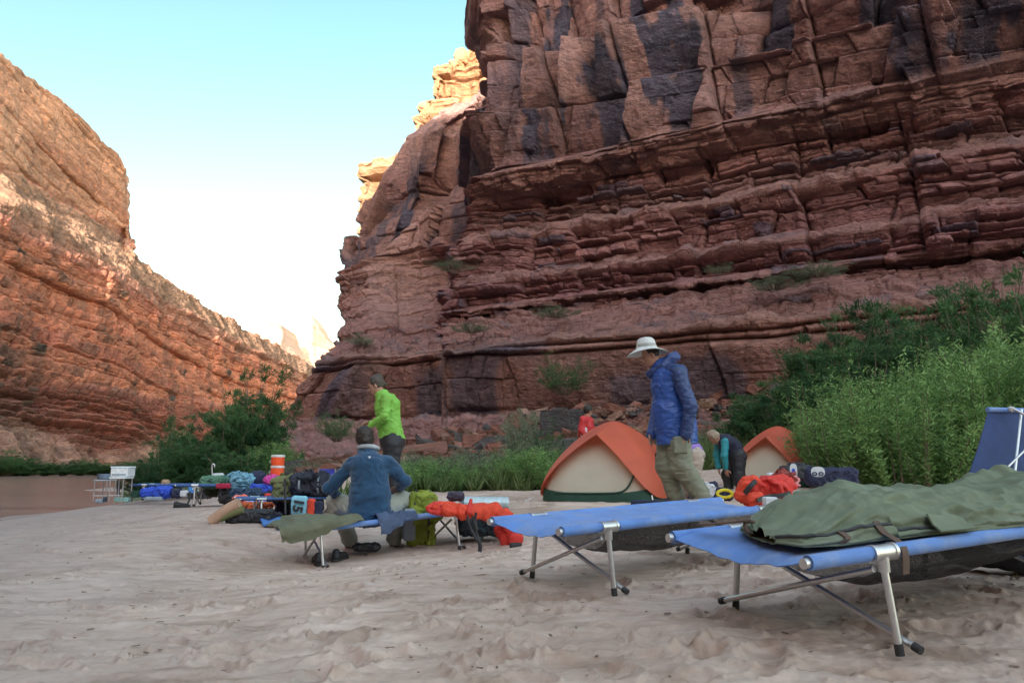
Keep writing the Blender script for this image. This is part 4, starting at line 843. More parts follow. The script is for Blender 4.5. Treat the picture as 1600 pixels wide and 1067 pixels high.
belt(st, sm([row(.17, 2.7) + (0, -.008, .006), row(.165, 2.95) + (0, -.012, .002), (-.52, -.345, H_ + .012), (-.54, -.382, H_ - .0), (-.55, -.402, H_ - .03), (-.555, -.402, H_ - .10)]), .034, .004, wv=(1, 0, 0)); st.build('strap', BRN, bv); st = MB(); belt(st, sm([(-.70, -.02, H_ + .014), (-.78, -.08, H_ + .02), (-.83, -.15, H_ + .014), (-.86, -.22, H_ + .006)]), .032, up=(0, 0, 1)); st.build('strap', BRN, bv); st = MB()
belt(st, sm([row(.09, 2.65) + (0, -.006, .006), row(.085, 2.9) + (0, -.010, .003), row(.083, 3.1) + (0, -.012, .002)]), .028, .004, wv=(1, 0, 0)); st.build('strap', BRN, bv)
# ---- strap with ring on the left corner of the cot
s2 = MB(); ring = [(math.cos(a_) * .032, math.sin(a_) * .02, math.sin(a_) * .026) for a_ in np.linspace(0, 6.283, 20)]
c_ = np.array([-.80, .10, H_ + .03]); s2.tube(np.array(ring) + c_, .009, 8, False); belt(s2, sm([c_ + (-.10, .2, .0), c_ + (-.07, .12, .01), c_ + (-.02, 0, .03)]), .05, .006); belt(s2, sm([c_ + (.03, -.02, -.03), c_ + (.05, -.10, -.035), c_ + (.06, -.2, -.04)]), .035, .005)
so = s2.build('loose_strap', BRN); tag(so, 'brown strap with a loop lying on the head end of the nearest cot', 'strap'); inlocal(cotN, so)

# ---- upended cot at the right edge
up = empty('upended_cot', P(1560, 690, 6.3)); C = lambda px, py, y: P(px, py, y) - np.array(up.location)
g_ = np.array([[C(1511 + (1545 - 1511) * q + (1690 - 1511) * r, 752 + (641 - 752) * q + 6 * r - 3, 6.3 + .25 * q + .3 * r) + np.array([0, -.02 * math.sin(3.14 * q), 0]) for q in np.linspace(0, 1, 12)] for r in np.linspace(0, 1, 20)])
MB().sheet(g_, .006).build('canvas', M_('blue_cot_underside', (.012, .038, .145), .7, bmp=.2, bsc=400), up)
MB().tube([C(1543, 640, 6.53), C(1730, 645, 6.86)], .022, 12).build('side_rail', CBLUE, up); MB().tube([C(1509, 752, 6.28), C(1700, 758, 6.6)], .02, 12).build('side_rail', CBLUE, up)
MB().tube([C(1596, 640, 6.5), C(1584, 752, 6.2)], .011, 10).build('leg', ALU, up); MB().tube([C(1562, 742, 6.2), C(1650, 655, 6.45)], .008, 10).build('cross_brace', ALU, up); MB().tube([C(1578, 636, 6.5), C(1640, 668, 6.3)], .011, 10).build('cross_brace', ALU, up)
MB().box(C(1580, 640, 6.5), (.05, .05, .05), bev=.01).build('clamp', ALU, up)
tag(up, 'blue cot tipped up on its side in front of the willows at the right edge', 'cot')
sb = SDF(.03).box((0, 0, .08), (.28, .16, .07), .06).build('pillow', WHT, h=.015, noise=(.012, .12, 3)); sb.location = P(1612, 752, 5.2) - np.array([0, 0, .1]); tag(sb, 'white pillow tucked behind the green bag cover', 'pillow')
nb = SDF(.03).box((0, 0, .12), (.5, .25, .11), .08).build('net_bag', BLK, h=.02, noise=(.02, .15, 4)); nb.location = P(1625, 884, 4.5); nb.rotation_euler = (0, 0, .4); tag(nb, 'black bag on the sand under the nearest cot at the right edge', 'bag')

# ------------------------------------------------------------------ tents
TORG = M_('orange_tent_fly', (.66, .135, .07), .55, var=.06, sc=3, bmp=.15, bsc=60, trans=.35); TCRM = M_('cream_tent_body', (.62, .57, .45), .7, var=.06, sc=3, bmp=.15, bsc=60, trans=.25)
def make_tent(a, b_, Hh, vz, seed):
    """dome tent: body, floor band, door seam, fly with a pointed front, poles"""
    root = empty('dome_tent'); n = 160; rings = 70
    th = np.linspace(0, 2 * math.pi, n, endpoint=False); c, s = np.cos(th), np.sin(th); q = (np.abs(c) ** 5.5 + np.abs(s) ** 5.5) ** (-1 / 5.5)
    def prof(t, bulge=0.0): return (1 - t ** 1.9) ** .72
    def shell(off, t0, t1, k):
        t = np.linspace(t0, t1, k)[:, None]; w = prof(t) + 0 * t; rr = (1 - t) ** .35
        qq = q[None, :] * rr + (1 - rr) * 1.0
        tens = 1 - .07 * np.sin(np.pi * t) * (np.cos(4 * th)[None, :] * .5 + .5)
        x = (a * w * tens + off) * (c[None, :] * qq); y = (b_ * w * tens + off) * (s[None, :] * qq); z = Hh * t + off * t + 0 * x
        return np.stack([x, y, z], -1)
    B = shell(0, .1, .995, rings); f = [tuple(int(v) for v in p) for p in np.concatenate([grid_faces(rings, n), np.stack([np.arange(rings - 1) * n + n - 1, (np.arange(rings - 1) + 1) * n + n - 1, (np.arange(rings - 1) + 1) * n, np.arange(rings - 1) * n], -1)])]
    MB().add(B, f).build('tent_body', TCRM, root)
    Fb = shell(.006, 0, .105, 6); nf = 6; f2 = [(i * n + j, (i + 1) * n + j, (i + 1) * n + (j + 1) % n, i * n + (j + 1) % n) for i in range(nf - 1) for j in range(n)]
    zb = Fb.copy(); fr = np.clip(-np.sin(th), 0, 1)[None, :, None] ** 2
    side = np.clip(np.abs(zb[..., 0:1]) / a, 0, 1) ** 4 * fr; zb[..., 2:3] *= 1 + 1.6 * side; MB().add(zb, f2).build('floor_band', DGN, root)
    # fly
    T = np.linspace(0, .97, 300); G0 = shell(.035, 0, .97, 300); xs, ys, zs = G0[..., 0], G0[..., 1], G0[..., 2]; t0 = np.full(n, .10)
    vl = lambda x: vz - np.abs(x) * (vz - .07) / (a * 1.0) + .06 * np.sin(np.clip(np.abs(x) / a, 0, 1) * math.pi) * Hh
    for j in range(n):
        if s[j] < -.05:
            ok = np.flatnonzero(zs[:, j] >= vl(xs[:, j])); t0[j] = T[ok[0]] if len(ok) else .97
    K = 60; uu_ = np.linspace(0, 1, K)[:, None]; TT = t0[None, :] + (1 - t0[None, :]) * uu_
    def shell_at(t, off):
        w = prof(t); rr = (1 - t) ** .35; qq = q[None, :] * rr + (1 - rr); tens = 1 - .07 * np.sin(np.pi * t) * (np.cos(4 * th)[None, :] * .5 + .5)
        return np.stack([(a * w * tens + off) * c[None, :] * qq, (b_ * w * tens + off) * s[None, :] * qq, Hh * t + off * t], -1)
    Fl = shell_at(np.minimum(TT, .9999), .035); y = Fl[..., 1]; x = Fl[..., 0]
    Fl[..., 1] = y - np.exp(-(uu_ / .35) ** 2) * np.clip(-s, 0, 1)[None, :] * .26 * np.clip(1 - np.abs(x) / a, 0, 1) ** .6 - .03 * np.clip(-s, 0, 1)[None, :]
    Fl[..., 2] += .004 * vn2(x * 5, Fl[..., 2] * 6, seed)
    m_ = [(i * n + j, (i + 1) * n + j, (i + 1) * n + (j + 1) % n, i * n + (j + 1) % n) for i in range(K - 1) for j in range(n)]
    MB().add(Fl, m_).build('rain_fly', TORG, root)
    # door seam: curve on the front wall
    pts = []
    for xx, zz_ in ((-.60, .10), (-.2, .10), (.2, .105), (.45, .12), (.56, .17), (.63, .27), (.66, .36), (.66, .44)):
        t = zz_; w = float(prof(np.array(t))); pts.append((xx * a * 1.05, -(b_ * w) * .985 - .008, t * Hh))
    MB().tube(sm(pts, 40), .013, 8).build('door_seam', DGN, root)
    for sx in (-1, 1):
        for sy in (-1, 1):
            k = MB(); k.tube([(sx * a * 1.04, sy * b_ * 1.03, -.02), (sx * a * 1.00, sy * b_ * 1.0, .10)], .010, 8); k.tube([(sx * a * 1.10, sy * b_ * 1.1, 0), (sx * a * 1.0, sy * b_, .05)], .005, 6); k.build('pole_foot', ALU, root)
    return root
t1 = make_tent(.86, 1.05, 1.12, .93, 1); p = P(965, 783, 10.9); t1.location = (p[0] + .10, p[1] + 1.0, p[2] - .01); t1.rotation_euler = (0, 0, R(-26)); tag(t1, 'large orange and cream dome tent directly behind the man in the blue jacket', 'tent', 'dome tents at the back of the beach')
t2 = copy_tree(t1); p = P(1250, 778, 13.4); t2.location = (p[0] + .03, p[1] + 1.0, p[2] + .12); t2.rotation_euler = (0, 0, R(-36)); t2.scale = (.92, .92, .98); tag(t2, 'orange dome tent farther right, partly hidden by the willow bushes', 'tent')
wb = MB().sheet(np.array([[P(1246 + 34 * r, 676 + 24 * q + 4 * r, 14.8) + np.array([0, .12 * q + .03 * math.sin(6 * r), 0]) for q in np.linspace(0, 1, 6)] for r in np.linspace(0, 1, 12)]), .01).build('white_sheet', WHT); tag(wb, 'white cloth hanging behind the top of the right hand tent', 'cloth')

# ------------------------------------------------------------------ soft gear
def gear(name, x0, y0, x1, y1, dist, mat, label, cat, dep=.8, rd=.5, nz=.03, seed=0, group=None, lumps=0, tilt=0.0, straps=0, smat=None, below=0.0):
    """soft rounded bag filling the given stretch of the photo at the given distance"""
    bt = P((x0 + x1) / 2, y1, dist)
    if bt[2] < ground(bt[0], bt[1]) - .01: dist = min(dist, gdist((x0 + x1) / 2, y1))
    a = P(x0, y1, dist); c = P(x1, y0, dist); w = c[0] - a[0]; h = c[2] - a[2]; dd = min(w, h * 1.6) * dep
    org = np.array([(a[0] + c[0]) / 2, dist + dd / 2, a[2]]); S = SDF(min(w, h) * .12); Rr = np.array(Matrix.Rotation(tilt, 3, 'Y'))
    r_ = np.array([w / 2, dd / 2, h / 2]) * .96; S.box((0, 0, h / 2), r_, min(r_) * rd, Rr)
    rs = np.random.RandomState(seed + int(x0))
    for i in range(lumps):
        q = np.array([rs.uniform(-.7, .7) * w / 2, rs.uniform(-.8, .1) * dd / 2, h * rs.uniform(.45, .95)]); s_ = min(w, h) * rs.uniform(.16, .32); S.ell(q, (s_ * 1.3, s_, s_ * .8))
    root = S.build(name, mat, None, h=max(.009, min(w, h) / 26), noise=(nz * min(h, w) * 2.3, max(min(w, h) * .30, .04), seed + 1)); root.location = org; tag(root, label, cat, group)
    if straps:
        for i in range(straps):
            xs = -w / 2 + w * (i + .7) / (straps + .4); pts = [(xs + .03 * math.sin(i), r_[1] * 1.03 * math.cos(t_) * -1, h / 2 + h / 2 * 1.02 * math.sin(t_)) for t_ in np.linspace(-.9, 2.2, 16)]
            mb = MB(); belt(mb, pts, max(.02, w * .035), .008, (1, 0, 0)); mb2 = MB(); pts = np.array(pts); wv = max(.012, w * .02)
            mb2.sheet(np.stack([pts - (wv, 0, 0), pts + (wv, 0, 0)], 1), .008).build('strap', smat or BLK, root)
    return root
# right of the seated man
gr = gear('backpack', 634, 768, 680, 855, 9.3, LGRN, 'lime green backpack standing behind the cot, right of the seated man', 'backpack', .7, .55, .045, 1, lumps=3, straps=2)
MB().box((-.12, -.13, .24), (.14, .06, .34), bev=.03).build('side_pocket', GRY, gr)
gear('cap', 698, 768, 725, 783, 8.35, cloth('dark_violet_fabric', 52, 48, 62), 'dark cap lying on top of the gear at the right end of the cot', 'cap', 1.0, .8, .05, 2, lumps=1)
pad = MB(); pa, pb = P(722, 786, 8.75), P(792, 786, 8.95); pad.tube([pa, pa * .5 + pb * .5, pb], .075, 24); 
po = pad.build('sleeping_pad', SLV, org=(pa + pb) / 2); tag(po, 'rolled silver blue sleeping pad behind the orange life vest', 'sleeping pad')
lv = empty('life_vest', cot_pt(cotL, .62, -.1, .42)); o_ = np.array(lv.location); cc = lambda px, py, y: P(px, py, y) - o_
S = SDF(.03).path([cc(676, 796, 8.1), cc(700, 797, 8.0), cc(722, 800, 8.0), cc(745, 799, 8.1), cc(775, 800, 8.3), cc(795, 806, 8.4)], [.045, .055, .06, .07, .08, .06]).path([cc(684, 788, 8.3), cc(720, 794, 8.4), cc(780, 797, 8.6)], [.04, .05, .06])
S.build('vest_body', ORG, lv, h=.012, noise=(.022, .09, 3)); S = SDF(.02).path([cc(668, 793, 8.0), cc(680, 787, 8.1), cc(692, 793, 8.0), cc(684, 800, 7.98), cc(670, 798, 8.0)], [.022] * 5); S.build('collar', REDM, lv, h=.01, noise=(.01, .05, 4))
SDF(.02).cap(cc(733, 800, 7.95), cc(736, 781, 8.0), .030, .018).build('shoulder_tab', REDM, lv, h=.01)
s_ = MB(); 
for pts in (((738, 806), (744, 830), (750, 850), (749, 866)), ((730, 806), (736, 826), (748, 846)), ((744, 800), (742, 815), (745, 828))): s_.tube(sm([cc(a, b2, 7.85) for a, b2 in pts], 16), [.013] * 8 + [.02] * 8, 8)
s_.build('strap', BLK, lv); tag(lv, 'orange red life vest with dangling black straps draped over the right end of the cot', 'life vest')
gp = gear('backpack', 712, 803, 792, 838, 8.75, cloth('slate_fabric', 44, 58, 66), 'slate grey backpack slumped behind the right end of the seated man\'s cot', 'backpack', .9, .6, .05, 3, lumps=4, straps=2)
rb = SDF(.03).path([P(782, 818, 8.6) * 1, P(800, 826, 8.5), P(806, 842, 8.4), P(808, 852, 8.4)], [.06, .085, .075, .05]).path([P(782, 828, 8.6), P(792, 848, 8.5)], [.06, .06]).build('jacket', REDM, None, h=.012, noise=(.02, .08, 5)); tag(rb, 'bright red jacket spilling onto the sand left of the empty cot', 'jacket')
gear('shoe', 796, 848, 816, 857, 8.2, BLK, 'small black pouch on the sand next to the red jacket', 'pouch', 1, .7, .03, 8)
# cloths on the seated man's cot
def drape(name, mat, pts, th, label, cat, seed, parent_cot=cotL, loc=True):
    """cloth laid over a cot: rows of points in cot space"""
    g = np.array(pts, float); nr, nc = 46, 40; uu = np.linspace(0, g.shape[0] - 1, nr); vv = np.linspace(0, g.shape[1] - 1, nc)
    A = np.stack([sm(g[:, j], nr) for j in range(g.shape[1])], 1); Bq = np.stack([sm(A[i], nc) for i in range(nr)], 0)
    U, Vv = np.meshgrid(uu, vv, indexing='ij'); Bq[..., 2] += .018 * (1 - 2 * np.abs(vn2(U * 1.9 + seed, Vv * 1.7, seed))) + .007 * fbm2(U * 5, Vv * 5, 2, seed + 2); Bq[..., 1] += .012 * vn2(U * 2.5, Vv * 1.3, seed + 4)
    o = MB().sheet(Bq, th).build(name, mat); tag(o, label, cat); inlocal(parent_cot, o); return o
Hl = .402 + .03
drape('canvas_cover', cloth('grey_olive_canvas', 84, 86, 68), [[(-1.10, .32, Hl), (-1.10, -.1, Hl + .01), (-1.10, -.37, Hl), (-1.08, -.40, Hl - .12)], [(-.95, .34, Hl + .03), (-.92, 0, Hl + .07), (-.88, -.38, Hl + .02), (-.86, -.41, Hl - .11)], [(-.75, .2, Hl + .03), (-.70, -.1, Hl + .07), (-.64, -.37, Hl + .03), (-.60, -.40, Hl - .07)], [(-.42, -.12, Hl + .01), (-.36, -.22, Hl + .04), (-.32, -.35, Hl + .04), (-.28, -.39, Hl + .0)]], .008, 'olive canvas cover hanging over the left end of the seated man\'s cot', 'cover', 3)
drape('trousers', BGRY, [[(-.14, -.1, Hl), (-.14, -.33, Hl + .02), (-.13, -.39, Hl - .06), (-.12, -.40, Hl - .17)], [(.0, -.08, Hl + .01), (.0, -.34, Hl + .03), (.01, -.40, Hl - .05), (.02, -.405, Hl - .13)], [(.12, -.2, Hl), (.12, -.34, Hl + .02), (.14, -.39, Hl - .02), (.15, -.40, Hl - .05)], [(.26, -.26, Hl), (.26, -.33, Hl + .01), (.27, -.37, Hl), (.28, -.39, Hl - .02)]], .007, 'blue grey trousers hanging over the cot edge in front of the seated man', 'trousers', 7)
# shoes on the sand
def shoe(px, py, y, rz, label, stripe=False, mat=BLK):
    p = P(px, py, y); r_ = empty('shoe', (p[0], p[1], ground(p[0], p[1]) + .0), rz)
    SDF(.02).path([(-.10, 0, .045), (-.02, 0, .05), (.07, .005, .035), (.13, .01, .028)], [.042, .042, .040, .030]).ell((-.09, 0, .085), (.045, .036, .035)).cut(lambda g: .012 - g[..., 2]).build('upper', mat, r_, h=.007, noise=(.003, .03, 1))
    SDF(.01).path([(-.11, 0, .012), (0, 0, .012), (.13, .01, .012)], [.042, .040, .036]).cut(lambda g: np.abs(g[..., 2] - .010) - .011).build('sole', CAPM, r_, h=.006)
    if stripe:
        k = MB()
        for x in (-.035, -.01): k.box((x, -.0, .092 if x < -.02 else .088), (.013, .07, .012), bev=.004)
        k.build('stripe', WHT, r_)
    return tag(r_, label, 'shoe')
shoe(496, 872, 7.95, 1.9, 'black shoe under the left end of the seated man\'s cot'); shoe(532, 864, 8.15, 1.3, 'black shoe with two white stripes under the seated man\'s cot', True)
gear('cap', 550, 849, 592, 862, 8.25, BLK, 'flat black cap lying on the sand under the seated man\'s cot', 'cap', 1.2, .9, .08, 12, lumps=1)

# ------------------------------------------------------------------ gear heap on the left
def cot_small(px, py, y, rz, label, L=2.0, rx=0.0):
    o = make_cot(L, .66, .40, .33 * L, 9, False, CBLUD); y = gdist(px, py); p = P(px, py, y); o.location = (p[0], p[1], p[2]); o.rotation_euler = (0, rx, rz); return tag(o, label, 'cot', G3)
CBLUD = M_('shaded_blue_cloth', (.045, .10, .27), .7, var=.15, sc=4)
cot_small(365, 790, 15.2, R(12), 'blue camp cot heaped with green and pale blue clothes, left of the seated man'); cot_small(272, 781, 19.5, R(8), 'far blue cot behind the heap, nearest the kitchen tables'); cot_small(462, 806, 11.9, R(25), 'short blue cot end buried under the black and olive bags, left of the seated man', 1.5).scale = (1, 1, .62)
gear('sleeping_bag', 308, 744, 352, 763, 14.9, TEALG, 'dull green sleeping bag piled on the cot left of the pale blue clothes', 'sleeping bag', 1.2, .7, .06, 21, lumps=5)
gear('pillow', 330, 739, 348, 745, 15.3, WHT, 'small white pillow on top of the dull green sleeping bag', 'pillow', 1, .6, .03, 22); gear('towel', 336, 755, 360, 763, 14.7, cloth('crimson_fabric', 150, 30, 62), 'crimson towel on the edge of the heaped cot', 'towel', .6, .6, .04, 23)
gear('jacket', 356, 742, 390, 764, 14.8, CYAN, 'crumpled pale blue jacket in the middle of the heap', 'jacket', .8, .6, .09, 24, lumps=6); gear('backpack', 384, 735, 413, 760, 15.2, NAVY, 'black domed backpack rising behind the pale blue jacket', 'backpack', .8, .9, .03, 25, lumps=1)
gear('duffel_bag', 388, 757, 424, 772, 14.6, RBLU, 'royal blue bag under the black domed backpack', 'bag', .8, .6, .05, 26, lumps=2); gear('jacket', 410, 743, 436, 757, 14.6, MAG, 'magenta jacket on top of the heap below the orange drums', 'jacket', .9, .7, .06, 27, lumps=2)
gear('duffel_bag', 422, 748, 460, 784, 10.6, OLB, 'olive duffel bag left of the black backpack', 'bag', .7, .5, .06, 28, lumps=3, straps=1); gear('backpack', 448, 739, 512, 775, 10.4, cloth('charcoal_fabric', 32, 36, 48), 'big black backpack on the pile just left of the seated man', 'backpack', .8, .6, .06, 29, lumps=5, straps=2, smat=GRY)
gear('backpack', 450, 768, 502, 802, 10.5, cloth('dark_slate_fabric', 24, 38, 48), 'dark blue backpack under the big black one', 'backpack', .7, .5, .04, 30, lumps=2); gear('bag', 338, 764, 366, 788, 14.8, BLK, 'black bag with hanging straps under the heaped cot', 'bag', .8, .5, .05, 31, lumps=2, straps=3)
gear('clothes_pile', 358, 764, 408, 778, 14.3, cloth('dark_teal_fabric', 38, 58, 82), 'dark teal clothes hanging off the front of the heaped cot', 'clothes', .7, .6, .09, 32, lumps=4); gear('jacket', 364, 774, 384, 792, 12.9, SALM, 'salmon pink shirt on top of the front backpack', 'shirt', .9, .7, .07, 33, lumps=2)
fp = gear('backpack', 372, 786, 424, 806, 12.5, BRNO, 'brown orange backpack in front of the heap, under the rolled blue pad', 'backpack', .7, .5, .07, 34, lumps=4, straps=3); gear('backpack', 346, 796, 424, 818, 12.4, BLK, 'black backpack lying flat under the brown orange one', 'backpack', .9, .6, .04, 35, lumps=3)
for a0, a1, m_, l_ in ((((330, 817), (352, 800), (374, 788)), .07, cloth('tan_fabric', 158, 128, 108), 'tan roll lying at the left end of the front backpacks'), (((344, 812), (362, 803), (380, 797)), .05, OLB, 'olive roll strapped beside the tan one')):
    gy_ = gdist(350, 819); p_ = [P(x_, y_ - 2, gy_) for x_, y_ in a0]; k = MB().tube(sm(p_, 12), a1, 16); o = k.build('rolled_mat', m_, org=p_[1]); tag(o, l_, 'roll')
k = MB().tube([P(384, 787, 12.3), P(416, 785, 12.4)], .045, 16).build('sleeping_pad', M_('blue_foam', px_c(110, 140, 205), .8), org=P(400, 786, 12.3)); tag(k, 'thin blue foam roll on top of the brown orange backpack', 'sleeping pad')
gear('bag', 425, 778, 452, 806, 12.0, cloth('dark_indigo_fabric', 40, 42, 66), 'dark indigo bag between the cot leg and the numbered blue bag', 'bag', .7, .5, .05, 36, lumps=2); gear('towel', 428, 777, 452, 787, 11.7, WHT, 'white towel folded on the dark indigo bag', 'towel', .5, .5, .06, 37)
gear('towel', 412, 771, 428, 781, 12.6, REDM, 'red cloth beside the olive duffel bag', 'towel', .6, .6, .06, 38)
tb = gear('dry_bag', 452, 774, 480, 806, 9.5, cloth('pale_cyan_fabric', 130, 190, 212, k=1.0), 'pale blue rounded bag with the number 15 written sideways', 'bag', .45, .95, .01, 39)
tx = bpy.data.curves.new('number', 'FONT'); tx.body = '15'; tx.size = .165; tx.extrude = .003; tx.align_x = 'CENTER'; tx.align_y = 'CENTER'; tx.offset = .006
to = bpy.data.objects.new('number', tx); link(to); dg = bpy.context.evaluated_depsgraph_get(); me = bpy.data.meshes.new_from_object(to.evaluated_get(dg)); bpy.data.objects.remove(to)
to = bpy.data.objects.new('number', me); me.materials.clear(); me.materials.append(BLK); link(to, tb); to.rotation_euler = (R(90), R(100), 0); to.location = (.0, -.066, .125)
gear('dry_bag', 478, 779, 493, 807, 9.5, ORG, 'orange dry bag between the numbered blue bag and the seated man', 'bag', .9, .7, .03, 40, straps=0); gear('bag', 489, 782, 503, 806, 9.5, NAVY, 'navy bag squeezed against the knee of the seated man', 'bag', .9, .6, .03, 41)
gmat = MB().sheet(np.array([[(*(P(404 + 38 * r + 6 * q, 812 + 16 * q, 10.0 - .6 * q)[:2]), ground(*P(404 + 38 * r, 820, 10.0 - .6 * q)[:2]) + .03 + .012 * math.sin(9 * r + 4 * q)) for q in np.linspace(0, 1, 10)] for r in np.linspace(0, 1, 12)]), .02).build('ground_mat', M_('sky_blue_mat', px_c(70, 118, 190, k=1.0), .6, c2=px_c(50, 140, 170, k=1.0), c2s=4)); tag(gmat, 'sky blue mat lying on the sand left of the seated man\'s cot', 'mat')
pl_ = MB().tube([P(445, 748, 10.0), P(446, 803, 9.9)], .014, 8).build('tent_pole', BLK); tag(pl_, 'thin black pole standing in front of the olive duffel bag', 'pole')
gear('bag', 215, 762, 240, 777, 19.3, RBLU, 'blue dry bag lying nearest the kitchen tables', 'bag', .8, .7, .05, 42, lumps=2, group=None); gear('bag', 238, 760, 266, 778, 19.0, RBLU, 'larger blue dry bag right of the one nearest the kitchen tables', 'bag', .8, .7, .06, 43, lumps=3)
gear('box', 203, 766, 216, 777, 19.6, DGN, 'green box beside the kitchen table legs', 'box', .8, .15, .01, 44); gear('bag', 265, 764, 282, 778, 19, NAVY, 'dark navy bag between the blue dry bags and the white jug', 'bag', .8, .6, .05, 45, lumps=2); gear('jug', 280, 766, 292, 776, 18.7, WHT, 'white jug standing by the dark navy bag', 'jug', .8, .4, .01, 46)
gear('bag', 291, 768, 330, 779, 18.6, BLK, 'long black bag under the far cot', 'bag', .6, .6, .05, 47, lumps=2); gear('stuff_sack', 250, 749, 263, 759, 20.5, cloth('tan_sack', 150, 125, 100), 'tan sack on the far cot', 'sack', .9, .8, .04, 48)
gear('stuff_sack', 224, 776, 252, 782, 18.2, GRY, 'flat grey cloth on the sand in front of the blue dry bags', 'cloth', .7, .6, .06, 49); dk = gear('bag', 293, 757, 304, 770, 16.3, cloth('bright_blue_fabric', 70, 130, 200), 'bright blue corner of a bag hanging above the long black strap', 'bag', .6, .6, .04, 50)
k = MB().tube(sm([P(297, 768, 15.9), P(296, 779, 15.8), P(292, 788, 15.6), P(283, 792, 15.3)], 14), .018, 6).build('hanging_strap', BLK); tag(k, 'long black strap trailing from the heap onto the sand', 'strap'); shoe(283, 795, 14.9, .2, 'black sandal on the sand at the end of the long black strap')
for i, (x0, y0, x1, y1, y_, m_, l_) in enumerate(((402, 768, 432, 788, 14.0, NAVY, 'navy bag behind the front backpacks, under the royal blue bag'), (426, 760, 452, 778, 13.2, cloth('forest_fabric', 40, 60, 48), 'dark forest green bag between the royal blue bag and the olive duffel'), (470, 768, 500, 790, 12.6, cloth('stone_fabric', 70, 74, 78), 'stone grey bag behind the numbered blue bag'),
    (390, 776, 410, 790, 13.6, cloth('plum_fabric', 70, 40, 66), 'plum coloured bag behind the thin blue foam roll'), (318, 762, 340, 776, 15.2, cloth('moss_fabric', 60, 66, 44), 'moss green bag pushed under the front of the heaped cot'), (436, 806, 462, 818, 10.7, OLB, 'olive cloth lying on the sky blue mat'), (405, 800, 440, 814, 11.6, cloth('ink_fabric', 28, 32, 44), 'ink dark bag at the right end of the front backpacks'))):
    gear('bag', x0, y0, x1, y1, y_, m_, l_, 'bag', .6, .6, .06, 80 + i, lumps=4, straps=1)
# faucet like pole on the far heap
k = MB().tube(sm([P(332, 745, 16), P(331, 730, 16), P(332, 725, 16), P(335, 726, 16), P(335, 730, 16)], 16), .014, 6).build('hand_pump', ALU); tag(k, 'thin hooked metal pump standing in the heap of bags', 'pump')
# orange drums
def drum(px, py, y, label):
    p = P(px, py, y); r_ = .155; r0 = empty('drum', p)
    MB().lathe([(0, .0), (r_ * .92, 0), (r_ * .97, .02), (r_, .1), (r_, .16), (r_ * .98, .2)], n=28).build('body', cloth('orange_plastic', 235, 85, 45, k=1.15, rough=.4), r0)
    MB().lathe([(r_ * .98, .198), (r_ * 1.05, .20), (r_ * 1.06, .215), (r_ * 1.05, .245), (r_ * .9, .255), (0, .258)], n=28).build('lid', M_('white_plastic', (.72, .72, .70), .4), r0)
    MB().tube([(-r_, -.03, .12), (-r_ * 1.12, -.06, .09), (-r_ * 1.0, -.09, .07)], .008, 6).build('handle', WHT, r0); return tag(r0, label, 'drum', 'orange drums')
drum(433, 744, 19.0, 'lower orange drum with a white lid, standing on the bank behind the heap'); q = drum(433, 744, 19.0, 'upper orange drum with a white lid, stacked on the lower one'); q.location.z += .255
for o_ in (q,): o_.scale = (1, 1, 1)
# blue camp chair
ch = empty('camp_chair', P(511, 772, 14.6)); cc = lambda px, py, y=14.6: P(px, py, y) - np.array(ch.location)
MB().sheet(np.array([[cc(498 + 26 * r, 733 + 18 * q, 14.6 + .1 - .1 * q + .05 * math.cos(3.1 * (r - .5))) for q in np.linspace(0, 1, 8)] for r in np.linspace(0, 1, 10)]), .012).build('backrest', cloth('indigo_fabric', 38, 46, 130), ch)
MB().sheet(np.array([[cc(500 + 24 * r, 740 + 7 * q, 14.56 - .0 * q) for q in np.linspace(0, 1, 4)] for r in np.linspace(0, 1, 6)]), .006).build('back_stripe', cloth('light_indigo_fabric', 88, 104, 190), ch)
MB().sheet(np.array([[cc(498 + 26 * r, 752, 14.6 - .4 * q) for q in np.linspace(0, 1, 5)] for r in np.linspace(0, 1, 6)]), .01).build('seat', cloth('indigo_seat', 38, 46, 130), ch)
for x_, s_ in ((498, 1), (524, -1)): MB().tube([cc(x_, 732), cc(x_, 774)], .012, 8).build('leg', ALU, ch); MB().tube([cc(x_, 752, 14.15), cc(x_ + 8 * s_, 776, 14.4)], .012, 8).build('leg', ALU, ch)
tag(ch, 'blue folding camp chair behind the seated man\'s left shoulder', 'chair')
# kitchen tables at the river end
def table(px0, px1, pyt, pyb, y, mat, label, dep=.5):
    y = min(y, gdist((px0 + px1) / 2, pyb)); table.y = y
    a = P(px0, pyb, y); c = P(px1, pyt, y); w = c[0] - a[0]; h = c[2] - a[2]; r0 = empty('kitchen_table', ((a[0] + c[0]) / 2, y, a[2])); MB().box((0, 0, h - .02), (w, dep, .04), bev=.01).build('table_top', mat, r0)
    for sx in (-1, 1):
        for sy in (-1, 1): MB().tube([(sx * (w / 2 - .03), sy * (dep / 2 - .03), 0), (sx * (w / 2 - .03), sy * (dep / 2 - .03), h - .03)], .014, 8).build('leg', ALU if mat != WHT else WPL, r0)
    MB().tube([(-w / 2, -dep / 2 + .03, h * .25), (w / 2, -dep / 2 + .03, h * .25)], .010, 6).build('stretcher', ALU, r0); return tag(r0, label, 'table', 'kitchen tables by the river')
WPL = M_('white_painted_metal', (.75, .78, .80), .45)
table(151, 176, 749, 782, 20.5, M_('grey_table_top', (.35, .38, .42), .5), 'grey folding table at the left, with the wash basins on it'); ty_ = table.y; tW = table(175, 202, 745, 783, 19.6, WPL, 'white framed folding table carrying the white stove box')
